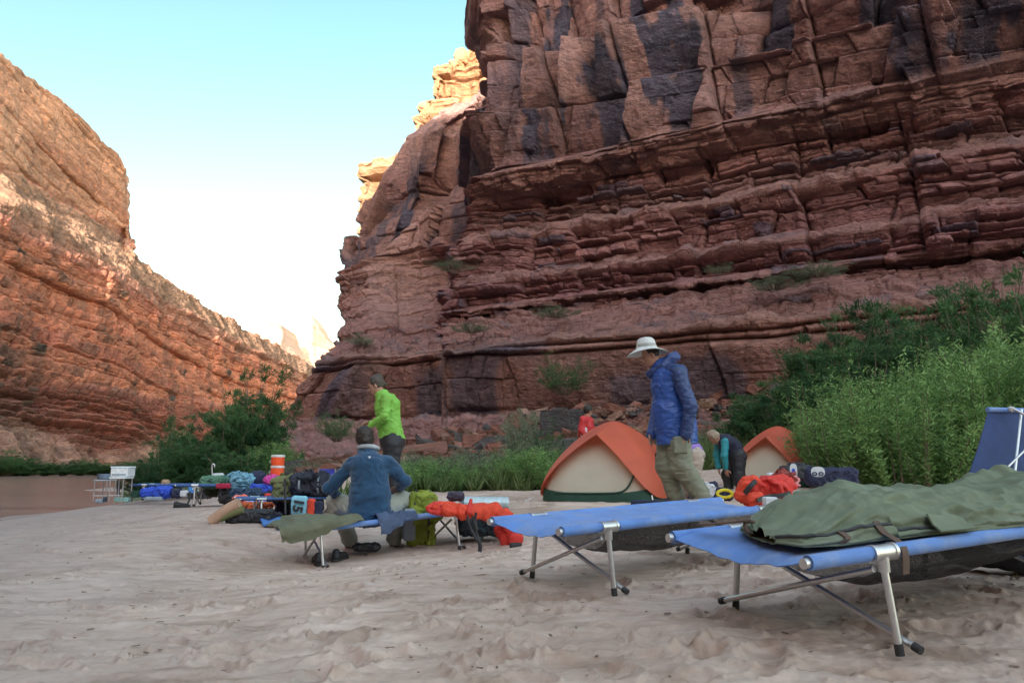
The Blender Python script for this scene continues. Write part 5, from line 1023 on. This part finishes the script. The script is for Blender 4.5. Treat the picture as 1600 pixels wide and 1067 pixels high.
bx = empty('stove_box', P(188.5, 745, table.y)); MB().box((0, .1, .11), (.42, .4, .20), bev=.012).build('body', WPL, bx); MB().box((0, .1, .235), (.44, .42, .045), bev=.012).build('lid', cloth('pale_grey_plastic', 190, 200, 205), bx); MB().box((0, -.105, .06), (.34, .012, .035)).build('vent', GRY, bx); tag(bx, 'white stove box standing on the white framed table', 'stove')
for px, w, c_, l_ in ((158, .10, (70, 80, 92), 'small dark basin at the left of the grey table'), (166, .16, (96, 110, 126), 'blue grey wash basin in the middle of the grey table'), (171.5, .06, (150, 155, 160), 'slim pale bottle at the right end of the grey table')):
    k = MB().lathe([(0, 0), (w * .8, 0), (w, .02), (w * 1.05, .13), (w * 1.0, .135), (w * .85, .05), (0, .04)], n=20).build('basin' if w > .07 else 'bottle', cloth('grey_plastic_%d' % px, *c_)); k.location = P(px, 749, ty_) + np.array([0, 0, .01]); tag(k, l_, 'basin' if w > .07 else 'bottle')
gear('bucket', 160, 776, 166, 784, 20.0, cloth('slate_plastic', 50, 66, 82), 'dark bucket between the legs of the grey table', 'bucket', 1, .3, .0, 51); gear('crate', 177, 777, 201, 784, 19.5, cloth('pale_green_plastic', 120, 160, 155), 'pale low crate under the white framed table', 'crate', .7, .2, .01, 52); gear('bag', 147, 780, 160, 786, 20.0, GRY, 'flat grey bag on the sand left of the grey table', 'bag', .8, .7, .06, 53)
gear('gas_bottle', 181, 752, 187, 776, 19.9, NAVY, 'tall dark gas bottle under the white framed table', 'gas bottle', 1, .6, .0, 54)
# ------------------------------------------------------------------ gear between the tents
gear('roll', 985, 781, 1066, 791, 9.7, NAVY, 'dark blue ground sheet rolled up in front of the large tent', 'ground sheet', .5, .7, .05, 60, lumps=2)
gear('pillow', 1098, 755, 1118, 774, 8.9, WHT, 'white pillow standing behind the empty cot, left of the navy and yellow pack', 'pillow', .5, .5, .04, 61, tilt=.4)
nv_ = gear('backpack', 1103, 763, 1148, 782, 9.4, NAVY, 'navy backpack with a yellow loop behind the empty cot', 'backpack', .8, .6, .06, 62, lumps=4); gear('stuff_sack', 1108, 751, 1124, 766, 9.6, NAVY, 'round navy sack on top of the navy and yellow backpack', 'sack', .9, .95, .03, 63)
k = MB(); c0 = (P(1131, 771, 9.1)); k.tube([c0 + (math.cos(a_) * .085, -.04, math.sin(a_) * .042) for a_ in np.linspace(0, 6.283, 22)], .018, 8, False); 
o = k.build('yellow_loop', YEL); tag(o, 'bright yellow rope loop lying on the navy backpack', 'rope')
rbg = gear('duffel_bag', 1176, 744, 1236, 790, 8.8, REDM, 'big red duffel bag behind the right end of the empty cot', 'bag', .6, .4, .05, 64, lumps=3, tilt=-.08)
S = SDF(.03).path([P(1156, 768, 8.6), P(1166, 756, 8.6), P(1178, 750, 8.6)], [.05, .07, .06]).path([P(1152, 776, 8.6), P(1172, 780, 8.5), P(1186, 778, 8.5)], [.05, .07, .06]); o = S.build('life_vest', ORG, None, h=.012, noise=(.018, .08, 6)); tag(o, 'orange life vest leaning on the left side of the big red bag', 'life vest')
k = MB(); belt(k, sm([P(1184, 782, 8.4), P(1200, 776, 8.5), P(1222, 774, 8.55), P(1236, 770, 8.6)]), .05, .01, (0, 1, 0)); k.tube(sm([P(1164, 770, 8.45), P(1172, 760, 8.42), P(1180, 752, 8.45)], 10), .028, 8); o = k.build('strap', BLK, rbg); o.matrix_parent_inverse = Matrix.Translation(rbg.location).inverted()
gear('jacket', 1214, 736, 1240, 764, 9.0, cloth('maroon_fabric', 120, 48, 42), 'maroon and pink clothes bundled right of the big red bag', 'clothes', .8, .8, .09, 65, lumps=5); gear('towel', 1232, 744, 1250, 760, 9.1, cloth('pink_check_fabric', 190, 120, 125), 'pale pink towel beside the maroon bundle', 'towel', .7, .7, .09, 66, lumps=2)
gear('bottle', 1200, 738, 1212, 752, 9.6, WHT, 'white bottle standing behind the big red bag', 'bottle', .9, .7, .0, 67); gear('box', 1196, 776, 1216, 800, 6.2, WHT, 'white box between the empty cot and the green bag cover', 'box', .8, .2, .01, 68)
k = gear('duffel_bag', 1222, 727, 1282, 752, 10.6, BLK, 'black duffel bag with a tall white oval patch behind the maroon bundle', 'bag', .6, .6, .03, 69, lumps=1); 
k2 = gear('duffel_bag', 1262, 730, 1345, 760, 10.2, NAVY, 'dark duffel bag with a rounded white patch carrying two rings, below the willows', 'bag', .5, .6, .03, 70, lumps=1)
def patch(par, px, py, y, w, h, m, nm):
    o = MB().add([(math.copysign(abs(math.cos(a_)) ** .7, math.cos(a_)) * w, 0, math.copysign(abs(math.sin(a_)) ** .8, math.sin(a_)) * h) for a_ in np.linspace(0, 6.283, 25)[:-1]] , [tuple(range(24))]).build(nm, m, par, False); o.location = Vector(P(px, py, y)) - par.location; return o
patch(k, 1240, 736, 10.48, .05, .10, WHT, 'white_patch'); patch(k, 1240, 737, 10.46, .022, .045, RBLU, 'blue_mark'); patch(k2, 1278, 737, 10.05, .088, .065, WHT, 'white_patch')
for dx in (-5, 5):
    r_ = MB().tube([(math.cos(a_) * .026, 0, math.sin(a_) * .02) for a_ in np.linspace(0, 6.283, 16)], .008, 6, False).build('ring_mark', NAVY, k2); r_.location = Vector(P(1278 + dx, 740, 10.03)) - k2.location
gear('bag', 1236, 722, 1262, 740, 11.0, BLK, 'black bag sticking up behind the black duffel with the oval patch', 'bag', .8, .7, .04, 71)
# small sprig on the sand in front
rs = np.random.RandomState(8); q = G(1117, 1042, .03); n = 34; pp = q + np.stack([rs.normal(0, .035, n), rs.normal(0, .022, n), .006 + rs.uniform(0, .012, n)], 1); o = leaves('green_sprig', pp, np.stack([rs.normal(1, .6, n), rs.normal(0, .6, n), rs.normal(.1, .15, n)], 1), .03, .008, leaf_mat('fresh_leaf', (.07, .22, .05), (.2, .42, .12)), None, rs.uniform(.3, 1, n), rs); tag(o, 'small green sprig lying on the sand in the foreground', 'sprig')
# dry twigs, pebbles and clods that litter the sand
V = []; FF = []; n0 = 0
for i in range(420):
    y = rs.uniform(2.7, 13) if i % 3 else rs.uniform(2.7, 6); x = rs.uniform(-.72, .72) * y * .92; s_ = rs.uniform(.0015, .004) * (1 + y * .07); v = cube * rs.uniform(.4, 1.2, (8, 3)) * s_ * np.array([1.6 if i % 2 else 4, 1, .6]); a = rs.uniform(0, 6.3)
    v = np.stack([v[:, 0] * math.cos(a) - v[:, 1] * math.sin(a), v[:, 0] * math.sin(a) + v[:, 1] * math.cos(a), v[:, 2]], 1); V.append(v + (x, y, 0)); FF.append(cf + n0); n0 += 8
V = np.concatenate(V); V[:, 2] += np.repeat(gz(V[::8, 0], V[::8, 1]) + .012, 8); o = mesh('sand_litter', V, np.concatenate(FF), M_('dark_clods', (.24, .17, .13), .9, var=.5, sc=3), None, False); tag(o, 'tiny twigs and crumbs of moist sand scattered over the beach', 'litter', kind='stuff')
# ------------------------------------------------------------------ people
SKIN = M_('skin', (.42, .22, .15), .55, var=.08, sc=20); HAIRD = M_('dark_hair', (.028, .02, .016), .6, bmp=.5, bsc=120); HAIRB = M_('blond_hair', (.30, .235, .17), .6, bmp=.5, bsc=120)
nz_ = lambda v: np.array(v, float) / (np.linalg.norm(v) + 1e-9)
def hand(S, w, d, n, side, sc=1.0, curl=.5):
    """palm and five bent fingers; w wrist, d direction, n palm normal, side: +1/-1 thumb side along cross(d, n)"""
    w = np.array(w, float); d = nz_(d); n = nz_(np.array(n, float) - d * np.dot(n, d)); s = np.cross(d, n) * side
    for o in (-.024, -.008, .009, .025): S.cap(w + d * .01 * sc, w + d * .085 * sc + s * o * sc, .017 * sc, .0115 * sc, .010)
    for o, L in ((.027, .072), (.009, .082), (-.009, .076), (-.026, .060)):
        p = w + d * .085 * sc + s * o * sc; q = d
        for k, l in enumerate((.45, .32, .23)):
            q = nz_(q + n * curl * (.55 + .3 * k)); e = p + q * L * l * sc * 1.0; S.cap(p, e, .0092 * sc - .0008 * k, .0086 * sc - .0008 * k, .004); p = e
    p = w + d * .028 * sc + s * .022 * sc
    for l, q in ((.038, nz_(s * .9 + d * .6 + n * .3)), (.030, nz_(s * .35 + d * .9 + n * .4)), (.022, nz_(d + n * .5))): e = p + q * l * sc; S.cap(p, e, .0115 * sc, .0095 * sc, .006); p = e
def head(S, c, f, up, r=1.0):
    """c centre of the skull, f facing direction, up"""
    c = np.array(c, float); f = nz_(f); up = nz_(np.array(up, float) - f * np.dot(up, f)); s = np.cross(f, up); Mx = np.stack([s, f, up], 1)
    S.ell(c + up * .015 - f * .012, (.074 * r, .093 * r, .092 * r), Mx, .02).ell(c - up * .045 + f * .022, (.055 * r, .060 * r, .066 * r), Mx, .03).ell(c - up * .092 + f * .058, (.022, .02, .02), Mx, .02)
    S.cap(c + f * .082 + up * .012, c + f * .104 - up * .026, .009, .014, .010)
    S.cap(c - s * .018 + f * .078 - up * .060, c + s * .018 + f * .078 - up * .060, .009, .009, .008)
    for q in (-1, 1): S.ell(c + s * q * .076 - f * .005 - up * .01, (.012, .020, .030), Mx, .008); S.cap(c + s * q * .02 + f * .082 + up * .028, c + s * q * .045 + f * .068 + up * .026, .008, .007, .012)
    return c, s, f, up
def eyes(parent, c, s, f, up):
    k = MB()
    for q in (-1, 1): k.lathe([(0, -.009), (.007, -.006), (.0095, 0), (.007, .006), (0, .009)], c + s * q * .030 + f * .079 + up * .010, 10)
    k.build('eyes', CAPM, parent)
def person(name_, org, J, label, skin=SKIN, h=.008, look=(-1, 0, -.3), fit=1.0, group=None, curl=.5, hands=True):
    """J: joints in metres relative to org: head, neck, chest, belly, pelvis and L/R shoulder, elbow, wrist, hip, knee, ankle, toe"""
    J = {k: np.array(v, float) for k, v in J.items()}; r = empty('person', org); tag(r, label, 'person', group); S = SDF(.035); g = fit
    S.path([J['neck'], J['chest'], J['belly'], J['pelvis']], [.062, .115 * g, .105 * g, .12 * g], .05).path([J['head'] - nz_(J['head'] - J['neck']) * .05, J['neck']], [.052, .056], .02)
    up = nz_(J['head'] - J['neck']) + np.array([0, 0, .6]); hd = head(S, J['head'], look, up)
    for q in 'LR':
        S.cap(J['chest'] * .35 + J['sh' + q] * .65, J['sh' + q], .075 * g, .056, .04).path([J['sh' + q], J['el' + q], J['wr' + q]], [.052, .040, .027], .02)
        S.path([J['hip' + q], J['kn' + q], J['an' + q]], [.088 * g, .056, .036], .04).path([J['an' + q], J['toe' + q]], [.038, .028], .02)
        if hands:
            d = nz_(J['wr' + q] - J['el' + q]); inn = J['pelvis'] - J['wr' + q]; inn = inn - d * (inn @ d); hand(S, J['wr' + q], d, J.get('pn' + q, nz_(inn)), J.get('ts' + q, 1), 1.0, curl)
    S.build('body', skin, r, h=h); r_ = r; return r, J, hd
def sleeve(S, J, q, r0, r1, r2, end=1.0): S.path([J['sh' + q], J['el' + q], J['el' + q] + (J['wr' + q] - J['el' + q]) * end], [r0, r1, r2], .03); return S
def trousers(r, J, m, g=1.0, h=.011, leg=(.108, .082, .068), nz=.010, hipr=.135, sd=3, name='trousers', top=None, seated=False):
    S = SDF(.04).path([J['pelvis'] + (J['belly'] - J['pelvis']) * .4, J['pelvis']], [hipr * .95 * g, hipr * g])
    for q in 'LR': S.path([J['hip' + q], J['kn' + q], J['an' + q] + (J['kn' + q] - J['an' + q]) * .04], [leg[0] * g, leg[1] * g, leg[2] * g], .035)
    if top is not None: S.cut(lambda p: p[..., 2] - top if not seated else np.where((np.abs(p[..., 0]) < .19) & (p[..., 1] < .12), p[..., 2] - top, -1.0))
    return S.build(name, m, r, h=h, noise=(nz, .10, sd, (1, 1, 1.6)))
def shoes(r, J, m=BLK):
    for q in 'LR': SDF(.02).path([J['an' + q] + (0, 0, -.02), J['toe' + q] * .5 + J['an' + q] * .5 + (0, 0, -.02), J['toe' + q]], [.052, .048, .036]).build('shoe', m, r, h=.012)

# ---- man in the hat, walking left
s8 = .00684; px2 = lambda px, py, y=0.0: ((px - 1062) * s8, y, (789 - py) * s8)
J = dict(head=px2(1023, 558), neck=px2(1038, 574), chest=px2(1050, 606), belly=px2(1052, 645), pelvis=px2(1056, 664),
    shL=px2(1060, 590, -.185), elL=px2(1075, 641, -.25), wrL=px2(1068, 683, -.23), shR=px2(1044, 591, .18), elR=px2(1038, 645, .22), wrR=px2(1026, 680, .12),
    hipL=px2(1060, 668, -.09), knL=px2(1063, 728, -.10), anL=px2(1094, 776, -.12), toeL=px2(1074, 786, -.14), hipR=px2(1052, 668, .09), knR=px2(1047, 728, .08), anR=px2(1060, 778, .08), toeR=px2(1038, 786, .08))
pp = P(1062, 789, 8.35); r, J, hd = person('person', pp, J, 'person in a white brimmed hat, blue rain jacket and olive trousers, walking left', look=(-1, -.08, -.55), h=.0075)
eyes(r, *hd)
S = SDF(.04).path([J['neck'] + (0.02, 0, -.03), J['chest'] + (.0, 0, .03), J['belly'] + (-.0, 0, 0), J['pelvis'] + (0, 0, -.02), (J['hipL'] + J['hipR']) / 2 + (0.01, 0, -.20)], [.115, .175, .178, .182, .19], .06).path([J['neck'] + (.07, 0, .01), J['chest'] + (.08, 0, .05), J['belly'] + (.08, 0, 0)], [.07, .13, .15]).path([J['belly'] + (.08, 0, 0), J['pelvis'] + (.09, 0, -.02), J['pelvis'] + (.10, 0, -.24)], [.15, .15, .16])
for q in 'LR': S.cap(J['chest'] + (0, 0, .06), J['sh' + q], .13, .085, .06)
hem = (789 - 697) * s8
S.cut(lambda p: hem + .03 * p[..., 0] - p[..., 2]).build('jacket', M_('blue_rain_jacket', (.028, .088, .34), .42, var=.18, sc=6, bmp=.3, bsc=200), r, h=.0085, noise=(.0085, .075, 3, (1, 1, 2.2)))
S = SDF(.03); sleeve(S, J, 'L', .086, .075, .062, 1.0); S.cap(J['shL'] + (.03, .02, .02), J['chest'] + (.10, -.04, .09), .08, .11).cap(J['shL'] + (0, 0, .01), J['neck'] + (.05, -.03, -.02), .08, .075); S.path([J['neck'] + (.05, -.03, -.02), J['chest'] + (.10, -.06, .02), J['belly'] + (.10, -.06, 0), J['pelvis'] + (.11, -.07, -.18)], [.06, .09, .085, .095])
S.cut(lambda p: hem + .01 - p[..., 2]).build('sleeve', M_('navy_jacket_cloth', (.022, .048, .155), .5, var=.2, sc=6, bmp=.3, bsc=200), r, h=.0085, noise=(.007, .06, 8, (1, 1, 1.8)))
S = SDF(.03); sleeve(S, J, 'R', .08, .07, .058, 1.0).build('sleeve', M_('navy_sleeve', (.035, .08, .28), .5, var=.2, sc=6), r, h=.010, noise=(.006, .06, 9))
SDF(.04).path([px2(1026, 584, -.05), px2(1040, 576, -.085), px2(1054, 564, -.06), px2(1062, 560, 0), px2(1054, 564, .06), px2(1040, 576, .085), px2(1026, 584, .05), px2(1022, 588, 0), px2(1026, 584, -.05)], [.030, .042, .050, .052, .050, .042, .030, .030, .030]).build('hood', M_('navy_hood', (.030, .06, .20), .5, var=.2, sc=6), r, h=.009, noise=(.010, .06, 4))
tr_ = trousers(r, J, M_('olive_trousers', (.20, .21, .155), .8, var=.12, sc=6, bmp=.2, bsc=300), 1.08, .009, (.125, .112, .082), .011, .15, top=hem + .07)
SDF(.01).box(J['hipL'] * .25 + J['knL'] * .75 + (-.02, -.125, .10), (.075, .02, .09), .015).build('cargo_pocket', M_('olive_pocket', (.185, .195, .145), .8), tr_, h=.009, noise=(.004, .04, 2))
shoes(r, J)
SDF(.02).ell(hd[0] + hd[3] * .03 - hd[2] * .03, (.082, .082, .098), np.stack([hd[1], hd[2], hd[3]], 1)).cut(lambda p: (p - hd[0]) @ hd[2] - .03).build('hair', HAIRD, r, h=.010, noise=(.006, .03, 1))
ht = empty('hat'); ht.parent = r; ht.location = Vector(px2(1018, 548)); ht.rotation_euler = (R(-3), R(-4), 0)
n = 48; th = np.linspace(0, 2 * math.pi, n, endpoint=False); prof = [(.0, .132), (.035, .130), (.068, .120), (.090, .096), (.100, .06), (.106, .02), (.115, .008), (.155, -.006), (.195, -.022), (.214, -.032)]
V = []; 
for rr_, zz in prof:
    dz = (-.010 * np.cos(2 * th) - .012 * np.abs(np.cos(th)) ** 3 * 0 - .006) * max(0, (rr_ - .11) / .11) - .02 * np.maximum(0, -np.cos(th)) * max(0, (rr_ - .11) / .11)
    V.append(np.stack([rr_ * (1.04) * np.cos(th), rr_ * .95 * np.sin(th), zz + dz + .004 * vn2(th * 2, th * 0 + zz * 30, 5)], 1))
HATM = M_('white_hat_cloth', (.62, .64, .62), .8, var=.06, sc=10, bmp=.3, bsc=300); k = len(prof)
MB().sheet(np.stack([np.concatenate([v, v[:1]]) for v in V]), .004).build('hat_cloth', HATM, ht)
MB().lathe([(.1015, .022), (.1075, .024), (.1045, .052), (.0985, .054)], n=40).build('hat_band', M_('grey_hat_band', (.36, .38, .37), .8), ht)

# ---- woman in the green shirt
s9 = .00844; px2 = lambda px, py, y=0.0: ((px - 605) * s9, y, (786 - py) * s9)
J = dict(head=px2(582, 606), neck=px2(592, 618), chest=px2(601, 637), belly=px2(604, 668), pelvis=px2(611, 693),
    shL=px2(603, 627, -.17), elL=px2(603, 656, -.24), wrL=px2(579, 668, -.16), shR=px2(596, 627, .16), elR=px2(590, 660, .2), wrR=px2(573, 664, .08),
    hipL=px2(613, 696, -.09), knL=px2(613, 742, -.1), anL=px2(618, 776, -.1), toeL=px2(602, 782, -.12), hipR=px2(609, 696, .09), knR=px2(604, 742, .09), anR=px2(606, 776, .1), toeR=px2(590, 782, .1))
r, J, hd = person('person', P(605, 786, 10.3), J, 'person in a lime green long sleeved shirt and black trousers, standing behind the seated man', look=(-1, -.1, -.45), h=.0095, fit=.92)
eyes(r, *hd)
LIME = M_('lime_shirt', (.21, .50, .075), .65, var=.08, sc=8, bmp=.15, bsc=300)
S = SDF(.04).path([J['neck'] + (.015, 0, -.035), J['chest'], J['belly'] + (.01, 0, 0), J['pelvis'] + (0, 0, .02)], [.095, .158, .150, .165], .05).cap(J['chest'] + (-.05, 0, -.02), J['chest'] + (-.055, 0, -.06), .10, .09)
for q in 'LR': S.cap(J['chest'] + (0, 0, .05), J['sh' + q], .1, .068, .04); sleeve(S, J, q, .066, .054, .038, .98)
S.cut(lambda p: (786 - 688) * s9 - p[..., 2]).build('shirt', LIME, r, h=.0095, noise=(.009, .08, 5, (1, 1, 1.8)))
trousers(r, J, BLK, 1.0, .011, (.125, .085, .060), .006, .165)
shoes(r, J)
C_ = hd[0]; SDF(.03).ell(C_ + hd[3] * .035 - hd[2] * .025, (.088, .09, .105), np.stack([hd[1], hd[2], hd[3]], 1)).ell(C_ + hd[3] * .09 - hd[2] * .09, (.05, .045, .045)).cap(C_ - hd[2] * .10 + hd[3] * .03, C_ - hd[2] * .13 - hd[3] * .03, .03, .02).cut(lambda p: (p - C_) @ hd[2] - .055 + np.clip(-((p - C_) @ hd[3]), 0, .1) * .9).build('hair', M_('brown_hair', (.06, .045, .035), .6, bmp=.5, bsc=120), r, h=.010, noise=(.008, .03, 1))

# ---- seated man in the navy fleece, back to the camera
s8 = .0068; seat = cot_pt(cotL, -.12, .0, .402); px2 = lambda px, py, y=0.0: ((px - 575) * s8, y, (806 - py) * s8 + .02)
J = dict(head=px2(563, 688, .09), neck=px2(568, 703, .06), chest=px2(573, 734, .0), belly=px2(576, 772, -.04), pelvis=px2(576, 796, -.05),
    shL=px2(547, 725, .02), elL=px2(509, 762, .08), wrL=px2(514, 776, .32), shR=px2(601, 725, .02), elR=px2(626, 752, .12), wrR=px2(612, 762, .36),
    hipL=px2(562, 797, -.02), knL=px2(510, 785, .38), anL=px2(536, 846, .40), toeL=px2(528, 858, .55), hipR=px2(590, 797, -.02), knR=px2(618, 783, .40), anR=px2(604, 846, .42), toeR=px2(604, 858, .58))
J['pnL'] = (0.3, 0, -1); J['pnR'] = (-.3, 0, -1)
r, J, hd = person('person', seat, J, 'person in a navy fleece sitting on the cot with the back to the camera', look=(-.15, 1, -.5), h=.0085)
FLE = M_('navy_fleece', (.015, .062, .135), .95, var=.14, sc=10, bmp=.5, bsc=160, sheen=.3)
S = SDF(.05).path([J['neck'] + (.0, -.0, -.05), J['chest'] + (0, 0, .02), J['belly'], J['pelvis'] + (0, 0, -.015)], [.10, .145, .135, .150], .06)
for q, w_ in (('L', -1), ('R', 1)): S.cap(J['chest'] + (w_ * .06, 0, .05), J['sh' + q], .115, .078, .06); S.cap(J['chest'] + (w_ * .07, 0, 0), J['belly'] + (w_ * .09, 0, 0), .12, .115); S.cap(J['belly'] + (w_ * .09, 0, 0), J['pelvis'] + (w_ * .10, 0, -.03), .115, .13); sleeve(S, J, q, .078, .066, .050, .95)
fo = S.build('fleece', FLE, r, h=.0095, noise=(.010, .10, 6, (1, 1, 1.6)))
a_ = np.linspace(0, 2 * math.pi, 26); nk = J['neck'] + (0.005, 0, .015); MB().tube([nk + (math.cos(t_) * .098, math.sin(t_) * .088 + .01, .02 * -math.sin(t_) - .004) for t_ in a_], .024, 10, False).build('collar', M_('grey_collar_lining', (.38, .42, .45), .9), r)
k = MB().add([(-.016, 0, .012), (.016, 0, .012), (.0, 0, -.016)], [(0, 1, 2)]).build('back_mark', WHT, fo, False); k.location = Vector(J['chest'] + (.03, -.177, .125)); k.rotation_euler = (R(-20), 0, 0)
trousers(r, J, M_('pale_khaki_trousers', (.36, .37, .31), .85, var=.1, sc=6, bmp=.2, bsc=300), 1.0, .010, (.118, .098, .085), .010, .135, top=.04, seated=True)
shoes(r, J)
SDF(.02).ell(hd[0] + hd[3] * .025 - hd[2] * .022, (.098, .112, .118), np.stack([hd[1], hd[2], hd[3]], 1)).cap(hd[0] - hd[2] * .07 - hd[3] * .05, hd[0] - hd[2] * .06 - hd[3] * .07, .05, .035).cut(lambda p: (p - hd[0]) @ hd[2] - .06).build('hair', HAIRD, r, h=.009, noise=(.010, .035, 1))

# ---- person in red behind the large tent
s_ = .0131; px2 = lambda px, py, y=0.0: ((px - 918) * s_, y, (767 - py) * s_)
J = dict(head=px2(921, 644), neck=px2(919, 654), chest=px2(917, 668), belly=px2(917, 682), pelvis=px2(918, 695), shL=px2(912, 659, -.17), elL=px2(909, 675, -.22), wrL=px2(917, 685, -.3), shR=px2(924, 659, .1), elR=px2(928, 676, .1), wrR=px2(925, 686, -.1),
    hipL=px2(914, 696, -.05), knL=px2(914, 733, -.05), anL=px2(914, 760, 0), toeL=px2(920, 766, -.1), hipR=px2(922, 696, .05), knR=px2(922, 733, .05), anR=px2(922, 760, .05), toeR=px2(928, 766, 0))
r, J, hd = person('person', P(918, 767, 16), J, 'person in a red jacket standing on the slope behind the large tent', look=(.8, .5, -.3), h=.013)
S = SDF(.04).path([J['neck'] + (0, 0, -.03), J['chest'], J['belly'], J['pelvis']], [.075, .15, .145, .15], .05)
for q in 'LR': S.cap(J['chest'] + (0, 0, .05), J['sh' + q], .11, .075, .04); sleeve(S, J, q, .075, .062, .05, .95)
S.build('jacket', M_('bright_red_jacket', (.55, .03, .035), .6, var=.12), r, h=.014, noise=(.012, .09, 5)); trousers(r, J, NAVY, 1, .015); shoes(r, J)
SDF(.02).ell(hd[0] + hd[3] * .025 - hd[2] * .02, (.088, .10, .108), np.stack([hd[1], hd[2], hd[3]], 1)).cut(lambda p: (p - hd[0]) @ hd[2] - .05).build('hair', HAIRD, r, h=.013)
SDF(.02).box(px2(912, 678, -.20), (.07, .04, .10), .03).build('white_shirt_tail', WHT, r, h=.014)

# ---- person in the dark vest, bending over
s_ = .01066; px2 = lambda px, py, y=0.0: ((px - 1148) * s_, y, (777 - py) * s_)
J = dict(head=px2(1121, 686), neck=px2(1129, 689), chest=px2(1139, 694), belly=px2(1148, 701), pelvis=px2(1153, 712), shL=px2(1133, 693, -.16), elL=px2(1130, 714, -.19), wrL=px2(1133, 733, -.14), shR=px2(1131, 693, .16), elR=px2(1127, 713, .17), wrR=px2(1128, 732, .12),
    hipL=px2(1155, 714, -.10), knL=px2(1153, 744, -.11), anL=px2(1157, 771, -.1), toeL=px2(1146, 776, -.12), hipR=px2(1150, 714, .10), knR=px2(1141, 744, .10), anR=px2(1143, 771, .1), toeR=px2(1132, 776, .1))
r, J, hd = person('person', P(1148, 777, 13.0), J, 'fair haired person in a dark vest with teal sleeves, bending over by the second tent', look=(-.5, -.1, -1), h=.012, fit=.92)
TEAL = M_('teal_sleeve', (.02, .26, .31), .6, var=.12)
S = SDF(.04).path([J['neck'] + (.03, 0, 0), J['chest'], J['belly'], J['pelvis']], [.08, .14, .14, .14], .05).cap(J['chest'] + (0, -.1, 0), J['chest'] + (0, .1, 0), .11).build('vest', cloth('navy_vest', 32, 34, 54), r, h=.012, noise=(.010, .08, 5, (2, 1, 1)))
for q in 'LR': sleeve(SDF(.03), J, q, .068, .056, .045, .95).build('sleeve', TEAL, r, h=.012, noise=(.006, .07, 3))
trousers(r, J, BLK, 1.0, .013, (.125, .095, .075), .008, .15); shoes(r, J)
SDF(.02).ell(hd[0] + hd[3] * .03 - hd[2] * .02, (.09, .10, .11), np.stack([hd[1], hd[2], hd[3]], 1)).cut(lambda p: (p - hd[0]) @ hd[2] - .045).build('hair', HAIRB, r, h=.012, noise=(.01, .04, 1))

# ---- person in purple, bent double behind the man in the hat
s_ = .0098; px2 = lambda px, py, y=0.0: ((px - 1084) * s_, y, (780 - py) * s_)
J = dict(head=px2(1040, 722), neck=px2(1048, 716), chest=px2(1060, 709), belly=px2(1074, 707), pelvis=px2(1086, 712), shL=px2(1053, 714, -.15), elL=px2(1050, 738, -.17), wrL=px2(1047, 758, -.14), shR=px2(1053, 714, .15), elR=px2(1049, 738, .17), wrR=px2(1046, 758, .12),
    hipL=px2(1088, 716, -.09), knL=px2(1082, 748, -.10), anL=px2(1087, 773, -.1), toeL=px2(1075, 778, -.12), hipR=px2(1084, 716, .09), knR=px2(1074, 748, .09), anR=px2(1077, 773, .1), toeR=px2(1065, 778, .1))
r, J, hd = person('person', P(1084, 780, 11.6), J, 'person in a purple shirt and khaki trousers bent double behind the man in the hat', look=(-.4, 0, -1), h=.013, fit=.95)
S = SDF(.04).path([J['neck'] + (.03, 0, 0), J['chest'], J['belly'], J['pelvis'] + (0, 0, .02)], [.08, .15, .145, .145], .05).cap(J['chest'] + (0, -.1, 0), J['chest'] + (0, .1, 0), .11)
for q in 'LR': sleeve(S, J, q, .07, .058, .048, .9)
S.build('shirt', cloth('purple_fabric', 125, 98, 165), r, h=.013, noise=(.010, .08, 5)); trousers(r, J, cloth('khaki_fabric', 150, 138, 128), 1.0, .013, (.125, .10, .085), .012, .15); shoes(r, J)
SDF(.02).ell(hd[0] + hd[3] * .03 - hd[2] * .02, (.09, .10, .11), np.stack([hd[1], hd[2], hd[3]], 1)).cut(lambda p: (p - hd[0]) @ hd[2] - .045).build('hair', HAIRD, r, h=.012)
